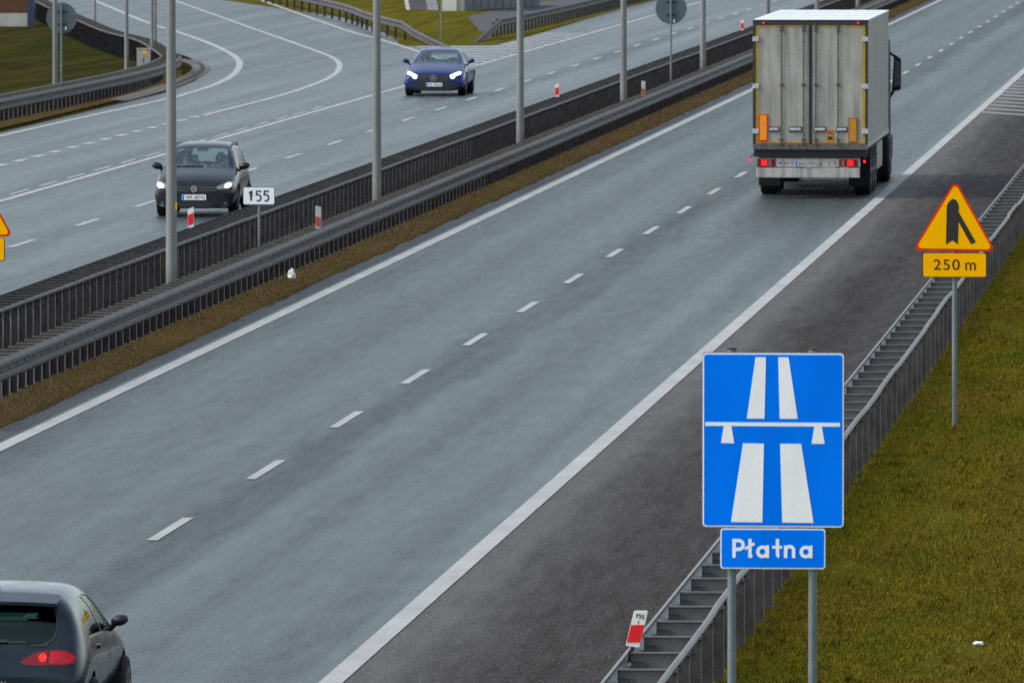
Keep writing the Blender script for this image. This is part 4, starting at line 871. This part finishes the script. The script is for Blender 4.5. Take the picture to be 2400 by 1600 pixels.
vw = Car((-23.63, 226.35, 0), "dark grey family car with lit headlights driving towards the camera behind the nearest column", st_v, M['paint_dark'], (0.85, 3.52), 0.32, fw, [(-.5, 1.08), (.5, 1.08), (.42, 1.36), (-.42, 1.36)], [vs1, vs2], cab_v, "cars on the motorway", 0.77, 0.2)
vw.p("windscreen", fw, 'y', M['glass_screen'], off=-0.004, th=0.004, n=12, mm=16)
for ax in ('x', '-x'):
    vw.p("front_side_window", vs1, ax, M['glass'], off=-0.004, th=0.004); vw.p("rear_side_window", vs2, ax, M['glass'], off=-0.004, th=0.004)
    vw.line("door_seam", [(2.59, 1.0), (2.59, .35)], 0.012, ax, M['black'], 0.002); vw.line("door_seam", [(1.50, .95), (1.45, .35)], 0.012, ax, M['black'], 0.002)
    vw.p("door_handle", [(2.35, .86), (2.54, .86), (2.54, .89), (2.35, .89)], ax, M['paint_dark'], 0.02, 0.01, 2, 4)
gr = vw.p("grille", [(-.52, .665), (-.50, .56), (-.12, .525), (.12, .525), (.50, .56), (.52, .665), (0, .675)], 'y', M['black'], 0.004, 0.02, 6, 16)
for z in (.575, .63): vw.line("chrome_bar", [(-.48, z), (-.09, z - .01)], 0.012, 'y', M['steel_light'], 0.010, gr); vw.line("chrome_bar", [(.09, z - .01), (.48, z)], 0.012, 'y', M['steel_light'], 0.010, gr)
vw.p("lower_grille", [(-.42, .33), (-.38, .215), (.38, .215), (.42, .33)], 'y', M['black'], 0.004, 0.02, 4, 12)
hl = [(.47, .625), (.50, .66), (.66, .735), (.78, .765), (.83, .73), (.82, .66), (.74, .605), (.56, .595)]
lamp = [(.645, .65), (.675, .705), (.74, .735), (.79, .715), (.785, .66), (.74, .632), (.68, .625)]
for sg in (1, -1):
    q = hl if sg == 1 else mir(hl); o = vw.p("headlight", q, 'y', M['lens_clear'], 0.005, 0.02, 8, 12)
    q = lamp if sg == 1 else mir(lamp); vw.p("lit_lamp", q, 'y', M['lamp_warm'], 0.010, 0.0, 8, 8, parent=o)
    q = [(.56, .345), (.76, .345), (.74, .22), (.60, .22)]; f_ = vw.p("fog_light_recess", q if sg == 1 else mir(q), 'y', M['black'], 0.004, 0.02, 4, 6)
    q = [(.58, .232), (.76, .236), (.76, .252), (.58, .248)]; vw.p("chrome_strip", q if sg == 1 else mir(q), 'y', M['chrome'], 0.010, 0.0, 2, 6, parent=f_)
    vw.p("fog_lamp", [(sg * .68 + .035 * math.cos(a), .30 + .02 * math.sin(a)) for a in np.linspace(0, 2 * math.pi, 12, endpoint=False)], 'y', M['lens_clear'], 0.010, 0.0, 5, 5, parent=f_)
    MB().tube([(sg * .60, 2.0, 1.46), (sg * .605, 2.2, 1.515), (sg * .595, 3.2, 1.51), (sg * .58, 3.45, 1.44)], 0.018, 8).build("roof_rail", M['black'], vw.root, smooth=True)
    vw.mirror(sg * 0.945, 1.42, 1.055, M['paint_dark'], 0.24, 0.155, sg)
    vw.line("bonnet_crease", [(sg * .50, .70), (sg * .60, .86), (sg * .66, 1.0)], 0.008, 'y', M['black'], 0.001)
vw.plate(0.0, .425, .52, .115, "WR 48742")
p_, n_ = vw.hit('y', 0, .605); mb = MB(); y_ = p_.y - 0.02; mb.stroke(arc(0, .605, .062, 0, 360, 28), .014, y_, y_ + 0.02)
mb.stroke([(-.024, .650), (0, .612), (.024, .650)], .012, y_ - .0005, y_ + 0.02); mb.stroke([(-.050, .626), (-.022, .562), (0, .604), (.022, .562), (.050, .626)], .012, y_ - .001, y_ + .02); mb.build("emblem", M['chrome'], vw.root)
MB().prism(arc(0, .605, .066, 0, 350, 28), y_ + 0.003, y_ + 0.03).build("emblem_disc", M['black'], vw.root)
vw.line("wiper", [(-.5, 1.05), (.1, 1.06)], 0.015, 'y', M['black'], 0.012)
vw.seats((2.25, 3.1), 0.5, 1.20); MB().bx(-.66, .66, 1.30, 1.55, .70, .98).build("dashboard", M['dash'], vw.root)
MB().prism(rrect(-.12, .12, 1.36, 1.42, .025), 1.86, 1.90).build("rear_view_mirror", M['black'], vw.root)
mb = MB(); mb.tube([(.36 + .18 * math.cos(a), 1.72 + 0.07 * math.sin(a), .92 + .16 * math.sin(a)) for a in np.linspace(0, 2 * math.pi, 24)], 0.014, 8); mb.build("steering_wheel", M['black'], vw.root, smooth=True)
person((-23.63 + .36, 226.35 + 2.18, 0.52), "driver seen dimly behind the windscreen of the dark grey car", M['jacket'])
person((-23.63 - .36, 226.35 + 2.18, 0.52), "pale faced front passenger behind the windscreen of the dark grey car", M['pale_jacket'])
# --- royal blue fastback (front view)
st_m = [(0.0, .76, .82, .76, .16, .36, .52, .60, .60, .02), (0.05, .86, .90, .86, .15, .38, .58, .68, .665, .03), (0.18, .90, .95, .91, .15, .42, .64, .72, .72, .04), (0.5, .92, .98, .94, .15, .50, .72, .74, .80, .05), (1.0, .92, .99, .92, .15, .60, .84, .76, .90, .05),
        (1.45, .90, .98, .90, .15, .64, .92, .78, .985, .045), (1.9, .88, .97, .89, .16, .64, .945, .73, 1.19, .04), (2.35, .88, .97, .89, .16, .64, .95, .67, 1.355, .04), (2.8, .88, .98, .90, .16, .64, .96, .64, 1.415, .035), (3.4, .88, 1.0, .92, .16, .64, .96, .62, 1.395, .035),
        (4.1, .88, 1.01, .94, .16, .64, .96, .58, 1.24, .03), (4.7, .84, .98, .90, .2, .62, .94, .58, 1.04, .03), (4.95, .76, .90, .82, .24, .55, .84, .6, .92, .02), (5.05, .66, .78, .72, .3, .5, .7, .54, .8, .02)]
cab_m = [(1.58, .66, .82, .66, .96), (1.95, .78, .5, .64, 1.13), (2.4, .80, .33, .59, 1.31), (2.9, .80, .33, .56, 1.355), (3.4, .80, .4, .54, 1.33), (4.0, .74, .8, .50, 1.18)]
fm = [(-.70, 1.0), (.70, 1.0), (.59, 1.31), (.52, 1.345), (0, 1.36), (-.52, 1.345), (-.59, 1.31)]
ms1 = [(2.05, .985), (2.95, .985), (2.95, 1.30), (2.62, 1.30), (2.36, 1.22)]; ms2 = [(3.02, .985), (3.75, 1.0), (3.6, 1.16), (3.3, 1.26), (3.02, 1.295)]
mc = Car((-26.77, 327.9, 0), "royal blue fastback car with bright white headlights near the slip road gore", st_m, M['paint_blue'], (0.93, 3.88), 0.345, fm, [(-.45, 1.05), (.45, 1.05), (.4, 1.22), (-.4, 1.22)], [ms1, ms2], cab_m, "cars on the motorway", 0.82, 0.24)
mc.p("windscreen", fm, 'y', M['glass_screen'], off=-0.004, th=0.004, n=12, mm=16)
for ax in ('x', '-x'):
    mc.p("front_side_window", ms1, ax, M['glass_dark'], off=-0.004, th=0.004); mc.p("rear_side_window", ms2, ax, M['glass_dark'], off=-0.004, th=0.004); mc.line("door_seam", [(2.98, .95), (2.98, .35)], 0.012, ax, M['black'], 0.002)
g_ = mc.p("grille", [(-.46, .60), (-.40, .645), (0, .655), (.40, .645), (.46, .60), (.50, .44), (-.50, .44)], 'y', M['black'], 0.004, 0.02, 6, 16)
for k in range(-8, 9):
    if abs(k) > 1: mc.line("grille_bar", [(k * .052, .63), (k * .055, .455)], 0.008, 'y', M['steel_light'], 0.012, g_)
mc.p("lower_intake", [(-.80, .36), (-.84, .20), (-.50, .19), (.50, .19), (.84, .20), (.80, .36), (.45, .425), (-.45, .425)], 'y', M['black'], 0.003, 0.02, 6, 20)
for sg in (1, -1):
    q = [(.50, .63), (.53, .545), (.60, .535), (.68, .60), (.835, .665), (.82, .735), (.78, .745)]; o = mc.p("headlight", q if sg == 1 else mir(q), 'y', M['black'], 0.005, 0.02, 10, 10)
    q = [(.51, .635), (.53, .55), (.59, .535), (.65, .565), (.665, .62), (.82, .67), (.83, .725), (.78, .742)]; mc.p("lit_lamp", q if sg == 1 else mir(q), 'y', M['lamp_cool'], 0.010, 0.0, 12, 10, parent=o)
    mc.mirror(sg * 1.02, 1.95, 1.045, M['paint_blue'], 0.22, 0.15, sg)
    mc.line("splitter_fin", [(sg * .60, .22), (sg * .52, .33)], 0.03, 'y', M['paint_blue'], 0.012); mc.line("bonnet_crease", [(sg * .30, .70), (sg * .36, .86), (sg * .42, .97)], 0.012, 'y', M['paint_blue'], 0.006)
mc.plate(0.02, .355, .50, .11, "PO 20K40", blue=False)
p_, n_ = mc.hit('y', 0, .555); y_ = p_.y - 0.03; mb = MB(); mb.stroke(arc(0, .555, .088, 0, 360, 28), .012, y_, y_ + 0.03)
for a in (90, 210, 330):
    c_, s_ = math.cos(math.radians(a)), math.sin(math.radians(a)); mb.prism([(.085 * c_, .555 + .085 * s_), (-.018 * s_, .555 + .018 * c_), (.018 * s_, .555 - .018 * c_)], y_ - 0.001 - a * 1e-5, y_ + 0.03)
mb.build("emblem", M['chrome'], mc.root)
mc.seats((2.5, 3.4), 0.45, 1.08); MB().bx(-.66, .66, 1.66, 1.9, .65, .93).build("dashboard", M['dash'], mc.root)

# --- articulated truck (rear view)
TX, TY = -10.985, 238.7; TR = empty("truck", (TX, TY, 0), "white articulated lorry with a box trailer driving away on the right", "truck")
kt = 239.3 / 24900 / 3.267
def T(c, v): return ((c - 656) * kt, 4.450 - v * kt)
def tb(name, m, x0, x1, y0, y1, z0, z1, parent=None, bevel=0.0): return MB().bx(x0, x1, y0, y1, z0, z1).build(name, M[m], parent or TR, bevel=bevel)
LB = 12.3
box = tb("cargo_box", 'ribbed', -1.275, 1.275, 0.04, LB, 1.13, 3.985)
rf = tb("roof", 'truck_white', -1.29, 1.29, 0.03, LB + 0.02, 3.987, 4.02)
mb = MB()
for y in (2.6, 5.0, 7.4, 9.8): mb.bx(-1.2, 1.2, y - 0.04, y + 0.04, 4.021, 4.03)
mb.build("roof_seam", M['hinge'], rf)
tb("bottom_rail", 'hinge', 1.276, 1.29, 0.05, LB, 1.13, 1.22); tb("bottom_rail", 'hinge', -1.29, -1.276, 0.05, LB, 1.13, 1.22)
fr_ = tb("door_frame", 'truck_frame', -1.295, -1.235, -0.03, 0.04, 1.23, 3.99); tb("door_frame", 'truck_frame', 1.235, 1.295, -0.03, 0.04, 1.23, 3.99)
tp = tb("header", 'truck_frame', -1.234, 1.234, -0.035, 0.04, 3.90, 3.99); tb("header_trim", 'navy', -1.30, 1.30, -0.045, 0.03, 3.992, 4.012)
tb("door_sill", 'sill', -1.29, 1.29, -0.05, 0.04, 1.10, 1.225)
for sg, xa, xb in ((-1, -1.232, -0.012), (1, 0.014, 1.232)):
    dr = tb("door", 'door', xa, xb, -0.012, 0.035, 1.232, 3.895)
    ox = xa if sg < 0 else xb - 0.06
    tb("seal", 'seal', ox, ox + 0.06, -0.020, -0.012, 1.24, 3.885, dr); tb("seal", 'seal', (xa + 0.061) if sg < 0 else xa, xb if sg < 0 else xb - 0.061, -0.020, -0.012, 3.85, 3.885, dr)
    if sg < 0: tb("seal", 'orange_dull', xa + 0.061, xb, -0.020, -0.012, 1.24, 1.275, dr)
    else: tb("seal", 'orange_dull', xa, xb - 0.061, -0.020, -0.012, 1.24, 1.275, dr)
    for z in (3.58, 2.52, 1.51):
        hx = -1.23 if sg < 0 else 1.23; h_ = tb("hinge", 'hinge', hx - 0.07, hx + 0.07, -0.055, -0.020, z - 0.055, z + 0.055, dr, 0.008)
    for c in ((435, 603) if sg < 0 else (697, 867)):
        x = T(c, 0)[0]; rd = MB().tube([(x, -0.045, 1.20), (x, -0.045, 3.93)], 0.014, 8).build("lock_rod", M['rod'], dr)
        mb = MB()
        for z in (3.86, 3.78, 2.56, 1.32, 1.22): mb.bx(x - 0.035, x + 0.035, -0.066, -0.012, z - 0.025, z + 0.025)
        mb.build("guide", M['rod'], rd)
    for c0, c1 in (((338, 420), (492, 590)) if sg < 0 else ((682, 775), (850, 940))):
        xa_, xb_ = T(c0, 0)[0], T(c1, 0)[0]; hd = tb("handle_recess", 'rod', xa_, xb_, -0.03, -0.012, 1.49, 1.615, dr)
        tb("handle", 'hinge', xa_ + 0.02, xb_ - 0.02, -0.06, -0.031, 1.525, 1.585, hd, 0.01)
tb("door_gap", 'black', -0.035, 0.035, -0.028, -0.0125, 1.24, 3.89)
for (c0, c1, v0, v1, mi, mo) in ((262, 330, 868, 1075, 'orange', 'red'), (948, 1015, 895, 1085, 'orange_dull', 'dullred')):
    xa, z1_ = T(c0, v0); xb, z0_ = T(c1, v1); o = tb("marker_board", mo, xa, xb, -0.040, -0.021, z0_, z1_); tb("reflective_field", mi, xa + 0.025, xb - 0.025, -0.044, -0.040, z0_ + 0.025, z1_ - 0.025, o)
xa, z1_ = T(780, 985); xb, z0_ = T(835, 1080); o = tb("warning_label", 'orange_dull', xa, xb, -0.026, -0.021, z0_, z1_)
mb = MB(); mb.prism([(xa + .02, z1_ - .03), (xb - .02, z1_ - .03), (xb - .02, z1_ - .13), (xa + .02, z1_ - .10)], -0.029, -0.026); mb.build("pictogram", M['dullred'], o)
mb = MB(); mb.prism([(xa + .025, z0_ + .05), (xb - .025, z0_ + .05), (xb - .025, z0_ + .12), (xa + .025, z0_ + .12)], -0.029, -0.026); mb.build("print", M['ink_brown'], o)
for c in (297, 1020): x, z = T(c, 172); o = tb("top_light", 'lens_red', x - 0.06, x + 0.06, -0.06, -0.035, z - 0.03, z + 0.03, None, 0.01); tb("lit_lamp", 'lamp_red', x - 0.018, x + 0.018, -0.064, -0.060, z - 0.02, z + 0.02, o)
tb("rear_crossmember", 'chassis', -1.27, 1.27, 0.0, 0.5, 0.93, 1.098); tb("chassis_rail", 'chassis', -0.55, -0.40, 0.3, LB + 4, 0.80, 1.10); tb("chassis_rail", 'chassis', 0.40, 0.55, 0.3, LB + 4, 0.80, 1.10)
bar = tb("light_bar", 'bar', -1.20, 1.12, 0.05, 0.15, 0.70, 0.905, None, 0.012)
for c0, c1, l0, l1 in ((248, 388, 280, 325), (875, 1018, 938, 985)):
    xa, xb = T(c0, 0)[0], T(c1, 0)[0]; o = tb("tail_light", 'lens_red', xa, xb, 0.035, 0.0495, 0.715, 0.885, bar, 0.01)
    xl, xr = T(l0, 0)[0], T(l1, 0)[0]; mb = MB()
    for a in range(4):
        for b in range(4): u = xl + (xr - xl) * (a + 0.5) / 4; w_ = 0.735 + 0.13 * (b + 0.5) / 4; mb.bx(u - .012, u + .012, 0.030, 0.035, w_ - .012, w_ + .012)
    tb("reflector", 'redpl', xl, xr, 0.0325, 0.0348, 0.735, 0.865, bar); mb.build("lit_lamp", M['lamp_red'], bar)
    xi = T(345 if c0 < 500 else 905, 0)[0]; tb("indicator", 'lens_clear', xi - 0.03, xi + 0.03, 0.031, 0.0348, 0.73, 0.87, bar)
xa, xb = T(540, 0)[0], T(720, 0)[0]; pl = tb("number_plate", 'dullwhite', xa, xb, 0.02, 0.049, 0.715, 0.84, bar); tb("country_band", 'blue', xa + .008, xa + .05, 0.0185, 0.02, 0.722, 0.833, pl)
link("lettering", text_mesh("EKU 1X72", (xb - xa) * .82, .078, 0.002, 1.05, 0.006), M['ink'], pl, ((xa + xb) / 2 + .03, 0.0198, .778))
for c in (418, 432, 460, 480, 800, 845, 515, 740): x = T(c, 0)[0]; tb("bolt", 'chassis', x - .014, x + .014, 0.044, 0.0495, 0.775, 0.805, bar)
tb("underrun_bar", 'bar', -1.22, 1.11, 0.04, 0.14, 0.462, 0.685, None, 0.015)
for sg in (-1, 1): tb("bracket", 'chassis', sg * 0.6 - .05, sg * 0.6 + .05, 0.15, 0.5, 0.5, 0.93); tb("mud_flap", 'rubber', sg * 1.02 - .24, sg * 1.02 + .24, 1.95, 1.98, 0.22, 0.95)
for x, z in (T(195, 1218), T(1070, 1230)):
    sg = -1 if x < 0 else 1; o = MB().tube([(sg * 1.24, 0.1, 1.06), (x, 0.05, z + 0.03)], 0.012, 8).build("marker_stalk", M['rubber'], TR); tb("lit_lamp", 'lamp_red', x - 0.025, x + 0.025, 0.02, 0.05, z - 0.03, z + 0.03, o)
def truck_wheel(x, y, w=0.385, r=0.52):
    o = MB().lathe_x([(-w / 2, r * .55), (-w / 2, r - .04), (-w / 2 + .04, r), (w / 2 - .04, r), (w / 2, r - .04), (w / 2, r * .55)], x, (y, r), 36).build("wheel", M['rubber'], TR, smooth=True)
    sg = 1 if x > 0 else -1; MB().lathe_x([(0, r * .56), (sg * .03, r * .5), (-sg * .06, r * .28), (sg * .05, r * .15)], x + sg * w * .44, (y, r), 28).build("rim", M['steel_light'], o)
for y in (2.85, 4.16, 5.47): truck_wheel(-1.06, y); truck_wheel(1.06, y)
for sg in (-1, 1): tb("fender", 'chassis', sg * 1.06 - .2, sg * 1.06 + .2, 2.25, 6.1, 1.05, 1.09); tb("side_guard", 'ribbed', sg * 1.22 - .02, sg * 1.22 + .02, 6.6, 9.6, 0.45, 1.05); tb("landing_leg", 'chassis', sg * .8 - .06, sg * .8 + .06, 9.9, 10.1, 0.3, 1.1)
for y in (11.6, ): truck_wheel(-1.06, y, .56); truck_wheel(1.06, y, .56)
truck_wheel(-1.06, 15.3, .33); truck_wheel(1.06, 15.3, .33)
cabp = MB(); cabp.add([(-1.2, 13.1, 1.0), (1.2, 13.1, 1.0), (1.2, 15.9, 1.0), (-1.2, 15.9, 1.0), (-1.2, 13.1, 3.2), (1.2, 13.1, 3.2), (1.2, 15.4, 3.2), (-1.2, 15.4, 3.2), (-1.05, 13.3, 3.75), (1.05, 13.3, 3.75), (1.05, 14.8, 3.7), (-1.05, 14.8, 3.7)],
    [(0, 1, 2, 3), (0, 1, 5, 4), (1, 2, 6, 5), (2, 3, 7, 6), (3, 0, 4, 7), (4, 5, 9, 8), (5, 6, 10, 9), (6, 7, 11, 10), (7, 4, 8, 11), (8, 9, 10, 11)])
cb = cabp.build("cab", M['chassis'], TR, bevel=0.06)
tb("cab_side_window", 'black', 1.201, 1.21, 14.2, 15.3, 1.9, 2.9, cb); tb("step_panel", 'chassis', -1.24, 1.24, 14.0, 16.0, 0.42, 0.99, cb, 0.05); tb("fuel_tank", 'steel_dark', .75, 1.2, 12.5, 13.8, .45, .95, None, 0.05)
for sg in (-1, 1):
    o = MB().add([(sg * 1.24, 15.35, 2.02), (sg * 1.46, 15.30, 2.06), (sg * 1.47, 15.3, 2.80), (sg * 1.29, 15.35, 2.92), (sg * 1.24, 15.55, 2.02), (sg * 1.45, 15.5, 2.06), (sg * 1.46, 15.5, 2.80), (sg * 1.29, 15.55, 2.92)], [(0, 1, 2, 3), (4, 5, 6, 7), (0, 1, 5, 4), (1, 2, 6, 5), (2, 3, 7, 6), (3, 0, 4, 7)]).build("mirror", M['black'], TR, bevel=0.03)
    MB().add([(sg * 1.29, 15.28, 2.12), (sg * 1.43, 15.25, 2.16), (sg * 1.44, 15.25, 2.72), (sg * 1.32, 15.28, 2.80), (sg * 1.29, 15.29, 2.12), (sg * 1.43, 15.26, 2.16), (sg * 1.44, 15.26, 2.72), (sg * 1.32, 15.29, 2.80)], [(0, 1, 2, 3), (4, 5, 6, 7), (0, 1, 5, 4), (1, 2, 6, 5), (2, 3, 7, 6), (3, 0, 4, 7)]).build("mirror_glass", M['lens_clear'], o)
    MB().tube([(sg * 1.18, 15.45, 2.95), (sg * 1.30, 15.45, 2.86)], 0.03, 8).build("mirror_arm", M['black'], o); MB().tube([(sg * 1.18, 15.45, 1.88), (sg * 1.28, 15.45, 2.04)], 0.035, 8).build("mirror_arm", M['black'], o)
